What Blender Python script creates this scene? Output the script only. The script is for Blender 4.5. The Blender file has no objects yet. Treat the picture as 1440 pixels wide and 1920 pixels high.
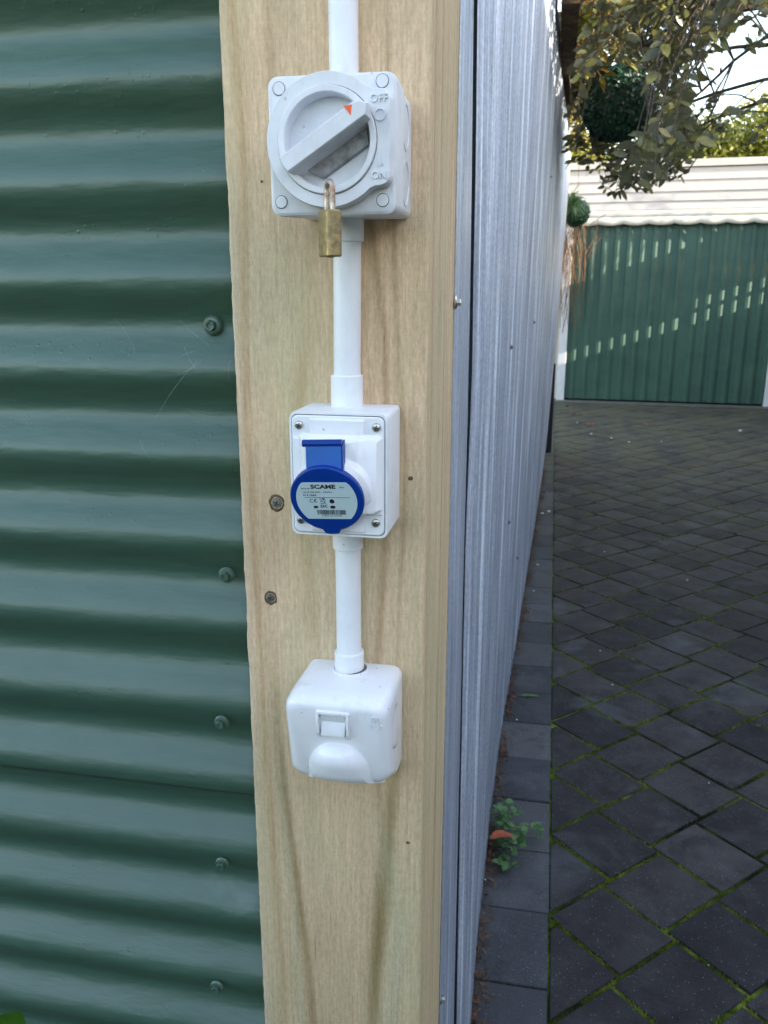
import bpy, bmesh, math, random
from mathutils import Vector, Matrix, noise
random.seed(7)
R = math.radians
S = bpy.context.scene
COL = S.collection

# ------------------------------------------------------------------ camera
F_PX, PITCH, YAW = 1580.0, R(15.06), R(11.13)
fwd = Vector((-math.sin(YAW)*math.cos(PITCH), math.cos(YAW)*math.cos(PITCH), -math.sin(PITCH)))
right = Vector((math.cos(YAW), math.sin(YAW), 0))
up = right.cross(fwd)
cam_d = bpy.data.cameras.new('camera')
cam = bpy.data.objects.new('camera', cam_d); COL.objects.link(cam)
m = Matrix((right, up, -fwd)).transposed().to_4x4(); m.translation = Vector((0, 0, 1.43))
cam.matrix_world = m
cam_d.sensor_fit = 'VERTICAL'; cam_d.sensor_height = 36.0
cam_d.lens = F_PX/1920*36.0
cam_d.clip_start = 0.02; cam_d.clip_end = 500
cam_d.dof.use_dof = True; cam_d.dof.focus_distance = 0.60; cam_d.dof.aperture_fstop = 24
S.camera = cam

# ------------------------------------------------------------------ light
SUN_EL, SUN_OFF = R(18.0), R(10.5)
sun_dir = Vector((math.cos(SUN_EL)*math.cos(SUN_OFF), -math.cos(SUN_EL)*math.sin(SUN_OFF), math.sin(SUN_EL)))
world = bpy.data.worlds.new('World'); S.world = world; world.use_nodes = True
wn = world.node_tree; wn.nodes.clear()
sky = wn.nodes.new('ShaderNodeTexSky'); sky.sky_type = 'NISHITA'; sky.sun_disc = False
sky.sun_elevation = SUN_EL; sky.sun_rotation = math.atan2(sun_dir.x, sun_dir.y)
sky.air_density = 1.0; sky.dust_density = .7; sky.ozone_density = 1.0
bg = wn.nodes.new('ShaderNodeBackground'); bg.inputs[1].default_value = 0.14
wo = wn.nodes.new('ShaderNodeOutputWorld')
wb_ = wn.nodes.new('ShaderNodeMix'); wb_.data_type = 'RGBA'; wb_.blend_type = 'MULTIPLY'; wb_.inputs[0].default_value = 1.0
wb_.inputs[7].default_value = (1.16, 1.0, .86, 1)      # the camera's white balance for open shade
wn.links.new(sky.outputs[0], wb_.inputs[6]); wn.links.new(wb_.outputs[2], bg.inputs[0]); wn.links.new(bg.outputs[0], wo.inputs[0])
sun_d = bpy.data.lights.new('sun', 'SUN'); sun_d.energy = 2.3; sun_d.angle = R(0.53); sun_d.color = (1.0, .90, .74)
sun = bpy.data.objects.new('sun', sun_d); COL.objects.link(sun)
sun.rotation_euler = sun_dir.to_track_quat('Z', 'Y').to_euler()
S.view_settings.view_transform = 'Standard'; S.view_settings.look = 'None'
S.view_settings.exposure = 2.62; S.view_settings.gamma = 1.0
S.view_settings.use_curve_mapping = False
S.cycles.max_bounces = 8; S.cycles.use_denoising = True

# ------------------------------------------------------------------ materials
def nodes(name):
    mt = bpy.data.materials.new(name); mt.use_nodes = True
    nt = mt.node_tree; p = nt.nodes['Principled BSDF']
    return mt, nt, p
def N(nt, kind, **kw):
    n = nt.nodes.new(kind)
    for k, v in kw.items():
        if k.startswith('i_'):
            n.inputs[k[2:].replace('_', ' ')].default_value = v
        else: setattr(n, k, v)
    return n
def ramp(nt, fac, stops):
    r = nt.nodes.new('ShaderNodeValToRGB'); nt.links.new(fac, r.inputs[0])
    e = r.color_ramp.elements
    while len(e) < len(stops): e.new(0.5)
    for el, (p, c) in zip(e, stops):
        el.position = p; el.color = (*c, 1) if len(c) == 3 else c
    return r.outputs[0]
def mix(nt, fac, a, b, kind='MIX'):
    n = nt.nodes.new('ShaderNodeMix'); n.data_type = 'RGBA'; n.blend_type = kind
    for i, v in ((0, fac), (6, a), (7, b)):
        if hasattr(v, 'links') or hasattr(v, 'is_linked'): nt.links.new(v, n.inputs[i])
        elif i == 0: n.inputs[0].default_value = v
        else: n.inputs[i].default_value = (*v, 1)
    return n.outputs[2]
def mathn(nt, op, a, b=None):
    n = nt.nodes.new('ShaderNodeMath'); n.operation = op
    for i, v in ((0, a), (1, b)):
        if v is None: continue
        if hasattr(v, 'is_linked'): nt.links.new(v, n.inputs[i])
        else: n.inputs[i].default_value = v
    return n.outputs[0]
def coords(nt, scale=(1, 1, 1), world_space=False):
    if world_space: o = nt.nodes.new('ShaderNodeNewGeometry').outputs['Position']
    else: o = nt.nodes.new('ShaderNodeTexCoord').outputs['Object']
    mp = nt.nodes.new('ShaderNodeMapping'); mp.inputs['Scale'].default_value = scale
    nt.links.new(o, mp.inputs[0]); return mp.outputs[0]
def nz(nt, vec, scale, detail=4, rough=.55, dist=0):
    n = N(nt, 'ShaderNodeTexNoise'); n.inputs['Scale'].default_value = scale
    n.inputs['Detail'].default_value = detail; n.inputs['Roughness'].default_value = rough
    n.inputs['Distortion'].default_value = dist
    nt.links.new(vec, n.inputs['Vector']); return n.outputs['Fac']
def bump(nt, p, h, dist, strength=1.0):
    b = nt.nodes.new('ShaderNodeBump'); b.inputs['Distance'].default_value = dist
    b.inputs['Strength'].default_value = strength
    nt.links.new(h, b.inputs['Height']); nt.links.new(b.outputs[0], p.inputs['Normal'])
def simple(name, col, rough=.5, metal=0., var=.0, vscale=30, bscale=0, bdist=.0005, dark=None, spec=None, ws=False, speck=0):
    mt, nt, p = nodes(name)
    p.inputs['Roughness'].default_value = rough; p.inputs['Metallic'].default_value = metal
    p.inputs['Base Color'].default_value = (*col, 1)
    if spec is not None: p.inputs['Specular IOR Level'].default_value = spec
    if var > 0:
        c = coords(nt, world_space=ws); f = nz(nt, c, vscale, 5, .6)
        d = dark or tuple(v*(1-var) for v in col)
        nt.links.new(ramp(nt, f, [(.32, d), (.6, col)]), p.inputs['Base Color'])
        nt.links.new(ramp(nt, f, [(.3, (min(1, rough+.12),)*3), (.65, (rough,)*3)]), p.inputs['Roughness'])
    if speck:
        vo = N(nt, 'ShaderNodeTexVoronoi'); vo.inputs['Scale'].default_value = speck
        nt.links.new(coords(nt), vo.inputs['Vector']); sc_ = nt.nodes.new('ShaderNodeSeparateColor'); nt.links.new(vo.outputs['Color'], sc_.inputs[0])
        k = mathn(nt, 'MULTIPLY', ramp(nt, vo.outputs['Distance'], [(.06, (1, 1, 1)), (.14, (0, 0, 0))]), mathn(nt, 'GREATER_THAN', sc_.outputs[0], .90))
        gr = nz(nt, coords(nt, (1, 1, .35)), 38, 5, .7)
        k = mathn(nt, 'ADD', mathn(nt, 'MULTIPLY', k, .6), mathn(nt, 'MULTIPLY', ramp(nt, gr, [(.56, (0, 0, 0)), (.74, (1, 1, 1))]), .28))
        src = p.inputs['Base Color'].links[0].from_socket if p.inputs['Base Color'].is_linked else col
        nt.links.new(mix(nt, k, src, (.34, .31, .27)), p.inputs['Base Color'])
    if bscale: bump(nt, p, nz(nt, coords(nt, world_space=ws), bscale, 3), bdist)
    return mt

M = {}
M['white'] = simple('white_pvc', (.80, .81, .84), .32, var=.06, vscale=60, bscale=90, bdist=.00006, speck=130)
M['white_gloss'] = simple('white_gloss', (.82, .82, .85), .16, var=.04, vscale=40, speck=110)
M['grey_white'] = simple('grey_white_pvc', (.72, .73, .77), .36, var=.10, vscale=55, bscale=120, bdist=.00005, speck=120)
M['grey_dirt_shade'] = simple('dusty_shaded_plastic', (.36, .36, .38), .5, var=.5, vscale=150, dark=(.17, .16, .15))  # dust colour, darkened further to stand in for occlusion in the dial
M['blue'] = simple('blue_plastic', (.002, .036, .26), .30, var=.1, vscale=30, spec=.3)
M['blue_strap'] = simple('blue_strap_plastic', (.02, .12, .44), .35, var=.15, vscale=40)
M['label'] = simple('silver_label', (.50, .62, .66), .35, var=.06, vscale=60)
M['ink'] = simple('black_ink', (.012, .012, .016), .5)
M['orange'] = simple('orange_mark', (.85, .12, .03), .45)
M['steel'] = simple('screw_steel', (.62, .60, .58), .28, 1.0, var=.35, vscale=300)
M['dark_slot'] = simple('dark_slot', (.03, .03, .03), .7)
M['seam'] = simple('dark_seam', (.12, .12, .13), .8)  # one dark grey for seam lines, gaps and rims
M['brass'] = simple('worn_brass', (.42, .31, .15), .42, .75, var=.55, vscale=220, dark=(.20, .17, .11), bscale=260, bdist=.0004)
M['shackle'] = simple('rusty_shackle', (.60, .53, .46), .35, .8, var=.7, vscale=200, dark=(.22, .08, .03), bscale=300, bdist=.0003)
M['web'] = simple('spider_silk', (.75, .76, .78), .5)
M['soil'] = simple('soil', (.042, .056, .026), .95, var=.5, vscale=14, bscale=60, bdist=.006, ws=True)
M['concrete'] = simple('concrete_apron', (.17, .16, .13), .9, var=.35, vscale=8, bscale=70, bdist=.002)
M['black_timber'] = simple('black_timber', (.012, .014, .018), .7, var=.3, vscale=20)
M['cream'] = simple('cream_paint', (.60, .54, .495), .55, var=.06, vscale=5)
M['trim_white'] = simple('white_trim_paint', (.78, .77, .78), .5, var=.08, vscale=6)
M['awning'] = simple('cream_awning_fabric', (.72, .66, .55), .8, var=.05, vscale=12)
M['door_green'] = simple('green_door_steel', (.056, .122, .088), .5, var=.25, vscale=3, dark=(.038, .092, .070))
M['roof'] = simple('roof_steel', (.30, .30, .30), .5, var=.2, vscale=4)
M['bark'] = simple('tree_bark', (.13, .105, .08), .9, var=.5, vscale=30, bscale=50, bdist=.004)
M['vine'] = simple('vine_stem', (.20, .11, .055), .85, var=.5, vscale=40)
M['beam'] = simple('weathered_beam', (.13, .075, .035), .85, var=.6, vscale=25, dark=(.035, .02, .012), bscale=80, bdist=.002)
M['yellow_wood'] = simple('pine_rail', (.52, .40, .20), .7, var=.3, vscale=20)
M['red_leaf'] = simple('dead_red_leaf', (.42, .09, .04), .7, var=.35, vscale=90)
M['brown_leaf'] = simple('dead_brown_leaf', (.24, .105, .05), .8, var=.5, vscale=60)
M['litter'] = simple('leaf_litter', (.17, .085, .045), .9, var=.85, vscale=45, ws=True)
M['pebble'] = simple('white_pebble', (.72, .70, .64), .7, var=.2, vscale=90)
M['house'] = simple('shade_house_paint', (.42, .40, .37), .7, var=.1, vscale=2)
M['fence'] = simple('fence_stain', (.16, .12, .085), .8, var=.3, vscale=12)
M['knot'] = simple('knot_wood', (.13, .085, .05), .8, var=.4, vscale=300)

def green_wall_mat():
    mt, nt, p = nodes('green_wall_paint')
    c = coords(nt, (1, 1, 1), True)
    cs = coords(nt, (6, 30, 60), True)
    f = nz(nt, c, 3.5, 6, .65)
    g = nz(nt, cs, 4, 5, .6)
    base = ramp(nt, f, [(.3, (.034, .086, .058)), (.7, (.048, .108, .074))])
    base = mix(nt, mathn(nt, 'MULTIPLY', ramp(nt, g, [(.55, (0, 0, 0)), (.8, (1, 1, 1))]), .35), base, (.10, .13, .11))
    # chalky smudges left on the paint
    v = nz(nt, c, 9, 4, .6, .5)
    base = mix(nt, mathn(nt, 'MULTIPLY', ramp(nt, v, [(.70, (0, 0, 0)), (.80, (1, 1, 1))]), .30), base, (.30, .36, .36))
    nt.links.new(base, p.inputs['Base Color'])
    nt.links.new(ramp(nt, f, [(.3, (.52,)*3), (.7, (.42,)*3)]), p.inputs['Roughness'])
    fine = nz(nt, c, 420, 3, .6)
    wav = nz(nt, coords(nt, (7, 7, 26), True), 2.2, 3, .5)
    # paint runs and blisters
    vo = N(nt, 'ShaderNodeTexVoronoi'); vo.inputs['Scale'].default_value = 150
    nt.links.new(c, vo.inputs['Vector'])
    msk = ramp(nt, nz(nt, coords(nt, (3, 3, 13), True), 2.6, 4, .7), [(.50, (0, 0, 0)), (.66, (1, 1, 1))])
    bl = mathn(nt, 'MULTIPLY', ramp(nt, vo.outputs['Distance'], [(.08, (1, 1, 1)), (.26, (0, 0, 0))]), msk)
    h = mathn(nt, 'ADD', mathn(nt, 'MULTIPLY', fine, .10), mathn(nt, 'MULTIPLY', wav, 2.6))
    h = mathn(nt, 'ADD', h, mathn(nt, 'MULTIPLY', bl, .55))
    bump(nt, p, h, .0010, .9)
    p.inputs['Specular IOR Level'].default_value = .8
    p.inputs['Coat Weight'].default_value = .30; p.inputs['Coat Roughness'].default_value = .36
    return mt
M['green_wall'] = green_wall_mat()

def galv_mat(name='galvanised', tint=(.64, .69, .80)):
    mt, nt, p = nodes(name)
    cs = coords(nt, (60, 60, 1.2), True)
    f = nz(nt, cs, 3, 6, .65)
    vo = N(nt, 'ShaderNodeTexVoronoi'); vo.inputs['Scale'].default_value = 160
    nt.links.new(coords(nt, (1, 1, 1), True), vo.inputs['Vector'])
    big = nz(nt, coords(nt, (2, 2, .7), True), 3, 4, .6)
    a = tuple(v*.66 for v in tint); b = tuple(min(1, v*1.25) for v in tint)
    col = ramp(nt, f, [(.30, a), (.52, tint), (.70, b)])
    sp = ramp(nt, nz(nt, coords(nt, (1, 1, .6), True), 260, 2, .6), [(.35, (.80,)*3), (.65, (1.08,)*3)])
    col = mix(nt, .9, col, sp, 'MULTIPLY')
    # white oxide scuffs, thicker near the ground
    geo = nt.nodes.new('ShaderNodeNewGeometry'); sx = nt.nodes.new('ShaderNodeSeparateXYZ')
    nt.links.new(geo.outputs['Position'], sx.inputs[0])
    band = nz(nt, coords(nt, (3.2, 6.5, .10), True), 3.0, 4, .7)
    col = mix(nt, 1.0, col, ramp(nt, band, [(.36, (.60, .62, .67)), (.44, (.95, .96, .98)), (.50, (.66, .68, .72)), (.56, (1.05, 1.05, 1.05)), (.60, (1.5, 1.5, 1.5)), (.68, (.85, .86, .88))]), 'MULTIPLY')  # oxide streaks, with rib shade and highlights put into the colour
    sc = ramp(nt, nz(nt, coords(nt, (22, 22, 5), True), 3.5, 4, .6), [(.60, (0, 0, 0)), (.70, (1, 1, 1))])
    col = mix(nt, mathn(nt, 'MULTIPLY', sc, .45), col, (.74, .78, .84))
    nt.links.new(col, p.inputs['Base Color'])
    p.inputs['Metallic'].default_value = .45
    nt.links.new(ramp(nt, big, [(.3, (.50,)*3), (.7, (.34,)*3)]), p.inputs['Roughness'])
    bump(nt, p, mathn(nt, 'ADD', mathn(nt, 'MULTIPLY', f, .5), mathn(nt, 'MULTIPLY', big, 1.5)), .0012, .6)
    return mt
M['galv'] = galv_mat()

def wood_mat():
    mt, nt, p = nodes('sawn_pine')
    at = N(nt, 'ShaderNodeAttribute', attribute_name='Col')
    c = coords(nt, (1, 1, 1), True)
    grain = nz(nt, coords(nt, (1, 1, .045), True), 420, 5, .65)
    rough_ = nz(nt, coords(nt, (1, 1, .30), True), 430, 4, .7)
    saw = nz(nt, coords(nt, (.10, .1, 1), True), 600, 3, .6)
    patch = nz(nt, coords(nt, (1, 1, .16), True), 30, 4, .6)
    col = mix(nt, .75, at.outputs['Color'], ramp(nt, grain, [(.30, (.78, .75, .70)), (.62, (1.10, 1.09, 1.08))]), 'MULTIPLY')
    col = mix(nt, .65, col, ramp(nt, rough_, [(.32, (.74, .71, .66)), (.64, (1.14, 1.14, 1.13))]), 'MULTIPLY')
    col = mix(nt, .12, col, ramp(nt, saw, [(.34, (.75, .72, .68)), (.6, (1.08, 1.08, 1.08))]), 'MULTIPLY')
    col = mix(nt, ramp(nt, patch, [(.46, (0, 0, 0)), (.72, (.45,)*3)]), col, (.47, .42, .23))
    # hairline checks
    ck = nz(nt, coords(nt, (1, 1, .022), True), 190, 2, .4)
    cm = mathn(nt, 'MULTIPLY', ramp(nt, ck, [(.255, (1, 1, 1)), (.270, (0, 0, 0))]), ramp(nt, nz(nt, c, 17, 2), [(.5, (0, 0, 0)), (.56, (1, 1, 1))]))
    col = mix(nt, mathn(nt, 'MULTIPLY', cm, .7), col, (.10, .065, .035))
    nt.links.new(col, p.inputs['Base Color'])
    p.inputs['Roughness'].default_value = .82; p.inputs['Specular IOR Level'].default_value = .25
    h = mathn(nt, 'ADD', mathn(nt, 'MULTIPLY', rough_, 1.3), mathn(nt, 'MULTIPLY', saw, .18))
    h = mathn(nt, 'ADD', h, mathn(nt, 'MULTIPLY', grain, .6))
    h = mathn(nt, 'SUBTRACT', h, cm)
    bump(nt, p, h, .0009, .8)
    return mt
M['wood'] = wood_mat()

def paver_mat(name, c1, c2):
    mt, nt, p = nodes(name)
    oi = nt.nodes.new('ShaderNodeObjectInfo')
    c = coords(nt, (1, 1, 1), True)
    f = nz(nt, c, 9, 6, .65); g = nz(nt, c, 330, 3, .7)
    col = ramp(nt, f, [(.3, c1), (.7, c2)])
    tone = ramp(nt, oi.outputs['Random'], [(0, (.70, .70, .72)), (.5, (1, .98, .97)), (1, (1.30, 1.27, 1.24))])
    col = mix(nt, 1.0, col, tone, 'MULTIPLY')
    col = mix(nt, .8, col, ramp(nt, g, [(.35, (.62,)*3), (.6, (1.15,)*3)]), 'MULTIPLY')
    vo = N(nt, 'ShaderNodeTexVoronoi'); vo.inputs['Scale'].default_value = 130; nt.links.new(c, vo.inputs['Vector'])
    vw = nt.nodes.new('ShaderNodeSeparateColor'); nt.links.new(vo.outputs['Color'], vw.inputs[0])
    spk = mathn(nt, 'MULTIPLY', ramp(nt, vo.outputs['Distance'], [(.10, (1, 1, 1)), (.22, (0, 0, 0))]), mathn(nt, 'GREATER_THAN', vw.outputs[0], .72))
    col = mix(nt, mathn(nt, 'MULTIPLY', spk, .55), col, (.32, .32, .33))
    st = nz(nt, c, 4.2, 3, .5, .4)
    col = mix(nt, mathn(nt, 'MULTIPLY', ramp(nt, st, [(.55, (0, 0, 0)), (.72, (1, 1, 1))]), .5), col, (.15, .15, .158))
    dk = nz(nt, c, 6.5, 5, .7, .3)
    col = mix(nt, mathn(nt, 'MULTIPLY', ramp(nt, dk, [(.30, (1, 1, 1)), (.44, (0, 0, 0))]), .6), col, (.028, .026, .024))
    # moss film that thickens towards the garage
    geo = nt.nodes.new('ShaderNodeNewGeometry'); sx = nt.nodes.new('ShaderNodeSeparateXYZ')
    nt.links.new(geo.outputs['Position'], sx.inputs[0])
    mr = N(nt, 'ShaderNodeMapRange'); nt.links.new(sx.outputs['Y'], mr.inputs[0])
    mr.inputs[1].default_value = 2.8; mr.inputs[2].default_value = 8.0
    mf = mathn(nt, 'MULTIPLY', mr.outputs[0], ramp(nt, nz(nt, coords(nt, (1, .6, 1), True), 3.2, 5, .65), [(.26, (0, 0, 0)), (.56, (1, 1, 1))]))
    col = mix(nt, mathn(nt, 'MULTIPLY', mf, .85), col, (.125, .112, .070))
    nt.links.new(col, p.inputs['Base Color'])
    p.inputs['Roughness'].default_value = .96; p.inputs['Specular IOR Level'].default_value = .12
    bump(nt, p, mathn(nt, 'ADD', g, mathn(nt, 'MULTIPLY', f, .8)), .0022, .8)
    return mt
M['paver'] = paver_mat('dark_paver', (.044, .039, .039), (.082, .074, .073))
M['paver_edge'] = paver_mat('grey_edge_paver', (.078, .078, .082), (.112, .112, .117))

def moss_mat():
    mt, nt, p = nodes('moss')
    c = coords(nt, (1, 1, 1), True)
    f = nz(nt, c, 26, 5, .7); g = nz(nt, c, 3.0, 3, .6)
    col = ramp(nt, f, [(.30, (.04, .05, .012)), (.48, (.12, .16, .022)), (.70, (.26, .31, .045))])
    col = mix(nt, ramp(nt, g, [(.38, (.9,)*3), (.52, (0, 0, 0))]), col, (.016, .016, .013))
    nt.links.new(col, p.inputs['Base Color']); p.inputs['Roughness'].default_value = .95
    p.inputs['Specular IOR Level'].default_value = .1
    bump(nt, p, nz(nt, c, 300, 3), .004)
    return mt
M['moss'] = moss_mat()

def leaf_mat(name, stops, trans=.35, rough=.45, under=None, scale=9):
    mt, nt, p = nodes(name)
    oi = nt.nodes.new('ShaderNodeObjectInfo')
    f = nz(nt, coords(nt, (1, 1, 1), True), scale, 3, .7)
    fr = mathn(nt, 'FRACT', mathn(nt, 'ADD', f, mathn(nt, 'MULTIPLY', oi.outputs['Random'], .35)))
    col = ramp(nt, fr, stops)
    if under:
        geo = nt.nodes.new('ShaderNodeNewGeometry')
        col = mix(nt, mathn(nt, 'MULTIPLY', geo.outputs['Backfacing'], .85), col, under)
    nt.links.new(col, p.inputs['Base Color']); p.inputs['Roughness'].default_value = rough
    tr = nt.nodes.new('ShaderNodeBsdfTranslucent'); nt.links.new(mix(nt, 1.0, col, (1.5, 1.5, .7), 'MULTIPLY'), tr.inputs[0])
    ms = nt.nodes.new('ShaderNodeMixShader'); ms.inputs[0].default_value = trans
    out = nt.nodes['Material Output']
    nt.links.new(p.outputs[0], ms.inputs[1]); nt.links.new(tr.outputs[0], ms.inputs[2]); nt.links.new(ms.outputs[0], out.inputs[0])
    return mt
M['leaf'] = leaf_mat('tree_leaf', [(.30, (.014, .020, .010)), (.46, (.038, .046, .020)), (.58, (.10, .11, .048)), (.72, (.22, .21, .07)), (.86, (.34, .30, .07))], .28, .34, (.14, .145, .115))
M['vine_leaf'] = leaf_mat('vine_leaf', [(.30, (.10, .05, .02)), (.5, (.22, .13, .04)), (.7, (.30, .25, .05)), (.85, (.12, .16, .03))], .35, .6)
M['far_leaf'] = leaf_mat('far_leaf', [(.30, (.030, .045, .010)), (.5, (.10, .12, .02)), (.7, (.24, .24, .03)), (.9, (.32, .30, .05))], .25, .5, scale=3)
M['topiary'] = leaf_mat('topiary_leaf', [(.30, (.006, .028, .014)), (.5, (.016, .062, .032)), (.75, (.045, .13, .07))], .1, .42, scale=60)
M['weed'] = leaf_mat('weed_leaf', [(.30, (.035, .085, .022)), (.5, (.06, .14, .035)), (.75, (.11, .21, .07))], .25, .5, scale=40)
M['shrub'] = leaf_mat('shrub_leaf', [(.30, (.020, .060, .006)), (.5, (.032, .090, .008)), (.75, (.05, .13, .012))], .2, .30, scale=20)

# ------------------------------------------------------------------ mesh helpers
def mk(name, verts, faces, mt, parent=None, smooth=35, loc=None):
    me = bpy.data.meshes.new(name); me.from_pydata([tuple(v) for v in verts], [], faces); me.update()
    bm = bmesh.new(); bm.from_mesh(me); bmesh.ops.recalc_face_normals(bm, faces=bm.faces); bm.to_mesh(me); bm.free()
    if smooth:
        me.polygons.foreach_set('use_smooth', [True]*len(me.polygons))
        me.set_sharp_from_angle(angle=R(smooth))
    me.materials.append(M[mt])
    return link(name, me, parent, loc)
def link(name, me, parent=None, loc=None):
    o = bpy.data.objects.new(name, me); COL.objects.link(o)
    if parent is not None: o.parent = parent
    if loc is not None: o.location = loc
    return o
def thing(name, label, cat, loc=(0, 0, 0), rz=0, group=None):
    o = bpy.data.objects.new(name, None); COL.objects.link(o); o.location = loc; o.rotation_euler = (0, 0, rz)
    o.empty_display_size = .05
    return tag(o, label, cat, group)
def tag(o, label, cat, group=None):
    o['label'] = label; o['category'] = cat
    if group: o['group'] = group
    return o
def rrect(cx, cz, hw, hh, r, y, n=5):
    pts = []
    for (sx, sz, a0) in ((1, 1, 0), (-1, 1, 90), (-1, -1, 180), (1, -1, 270)):
        for i in range(n+1):
            a = R(a0+90*i/n)
            pts.append((cx+sx*(hw-r)+r*math.cos(a), y, cz+sz*(hh-r)+r*math.sin(a)))
    return pts
def circ(cx, cz, r, y, n=48, rz=None):
    return [(cx+r*math.cos(2*math.pi*i/n), y, cz+(rz or r)*math.sin(2*math.pi*i/n)) for i in range(n)]
def loft(rings, cap0=True, cap1=True):
    vs = [p for r in rings for p in r]; n = len(rings[0]); fs = []
    for k in range(len(rings)-1):
        for i in range(n):
            j = (i+1) % n
            fs.append((k*n+i, k*n+j, (k+1)*n+j, (k+1)*n+i))
    if cap0: fs.append(tuple(range(n)))
    if cap1: fs.append(tuple((len(rings)-1)*n+i for i in range(n)))
    return vs, fs
def join(*parts):
    V, Fc = [], []
    for vs, fs in parts:
        b = len(V); V += list(vs); Fc += [tuple(i+b for i in f) for f in fs]
    return V, Fc
def box(x0, x1, y0, y1, z0, z1):
    v = [(x, y, z) for z in (z0, z1) for (x, y) in ((x0, y0), (x1, y0), (x1, y1), (x0, y1))]
    return v, [(3, 2, 1, 0), (4, 5, 6, 7), (0, 1, 5, 4), (1, 2, 6, 5), (2, 3, 7, 6), (3, 0, 4, 7)]
def cbox(x0, x1, y0, y1, z0, z1, c=.002):
    cx, cz, hw, hh = (x0+x1)/2, (z0+z1)/2, (x1-x0)/2, (z1-z0)/2
    return loft([rrect(cx, cz, hw-c, hh-c, c, y0, 2), rrect(cx, cz, hw, hh, c, y0+c, 2), rrect(cx, cz, hw, hh, c, y1-c, 2), rrect(cx, cz, hw-c, hh-c, c, y1, 2)])
def tube(pts, rad, n=8):
    pts = [Vector(p) for p in pts]; rings = []
    if not hasattr(rad, '__len__'): rad = [rad]*len(pts)
    prev = None
    for i, p in enumerate(pts):
        t = (pts[min(i+1, len(pts)-1)]-pts[max(i-1, 0)]).normalized()
        a = prev if prev is not None else (Vector((0, 0, 1)) if abs(t.z) < .9 else Vector((1, 0, 0)))
        u = (a-t*a.dot(t)).normalized(); prev = u; w = t.cross(u)
        rings.append([tuple(p+u*math.cos(2*math.pi*k/n)*rad[i]+w*math.sin(2*math.pi*k/n)*rad[i]) for k in range(n)])
    return loft(rings)
def xform(vf, mat):
    return [tuple(mat @ Vector(v)) for v in vf[0]], vf[1]
def text(name, s, size, mt, parent, loc, rot=(R(90), 0, 0), ext=.0002, align='CENTER', sx=1.0, off=0.0, bev=0.0):
    cu = bpy.data.curves.new(name, 'FONT'); cu.body = s; cu.size = size; cu.extrude = ext
    cu.align_x = align; cu.align_y = 'CENTER'; cu.offset = off; cu.bevel_depth = bev; cu.resolution_u = 3
    o = bpy.data.objects.new(name, cu); COL.objects.link(o)
    dg = bpy.context.evaluated_depsgraph_get(); me = bpy.data.meshes.new_from_object(o.evaluated_get(dg))
    bpy.data.objects.remove(o); me.materials.clear(); me.materials.append(M[mt])
    q = link(name, me, parent, loc); q.rotation_euler = rot; q.scale = (sx, 1, 1); return q
def rnd(a, b): return random.uniform(a, b)

# ================================================================== SETTING
def sheet_grid(name, x0, x1, y0, y1, z, mt, n=1):
    vs = [(x0+(x1-x0)*i/n, y0+(y1-y0)*j/n, z) for j in range(n+1) for i in range(n+1)]
    fs = [(j*(n+1)+i, j*(n+1)+i+1, (j+1)*(n+1)+i+1, (j+1)*(n+1)+i) for j in range(n) for i in range(n)]
    o = mk(name, vs, fs, mt, smooth=0); o['kind'] = 'structure'; return o
sheet_grid('ground', -150, 150, -150, 150, -.06, 'soil')
bed = sheet_grid('joint_bed', -.30, 4.6, -6, 11.0, -.0075, 'moss')
bed['label'] = 'mossy sand showing in the joints between the pavers'

# ---- paving: pinwheel-herringbone of nearly square pavers laid at 45 degrees, straight edge course beside the steel fence
pav = bpy.data.objects.new('paving', None); COL.objects.link(pav); pav['kind'] = 'structure'
L_, W_ = .220, .187
TX, TY = .054, 2.332
GAP = .0055
def clip(poly, xmin):
    out = []
    for i in range(len(poly)):
        a, b = poly[i], poly[(i+1) % len(poly)]
        ia, ib = a[0] >= xmin, b[0] >= xmin
        if ia: out.append(a)
        if ia != ib:
            t = (xmin-a[0])/(b[0]-a[0]); out.append((xmin, a[1]+t*(b[1]-a[1])))
    return out
def inset(poly, d):
    n = len(poly); out = []
    for i in range(n):
        p0, p1, p2 = Vector(poly[i-1]), Vector(poly[i]), Vector(poly[(i+1) % n])
        e1 = (p1-p0).normalized(); e2 = (p2-p1).normalized()
        n1 = Vector((-e1.y, e1.x)); n2 = Vector((-e2.y, e2.x))
        b = (n1+n2); k = b.dot(n1)
        out.append(tuple(p1+b*(d/max(k, .3))))
    return out
def slab(poly, h=.0, th=.03, ch=.0028, wob=.0):
    area = sum(poly[i-1][0]*poly[i][1]-poly[i][0]*poly[i-1][1] for i in range(len(poly)))
    if area < 0: poly = poly[::-1]
    rings = []
    for d, z in ((0, -th), (0, h-ch), (ch*.45, h-ch*.35), (ch*1.3, h)):
        rings.append([(x, y, z) for x, y in inset(poly, d)])
    return loft(rings, cap0=False)
tiles = []
s2 = math.sqrt(.5)
def ab(a, b): return (TX+(a+b)*s2, TY+(b-a)*s2)
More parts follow.
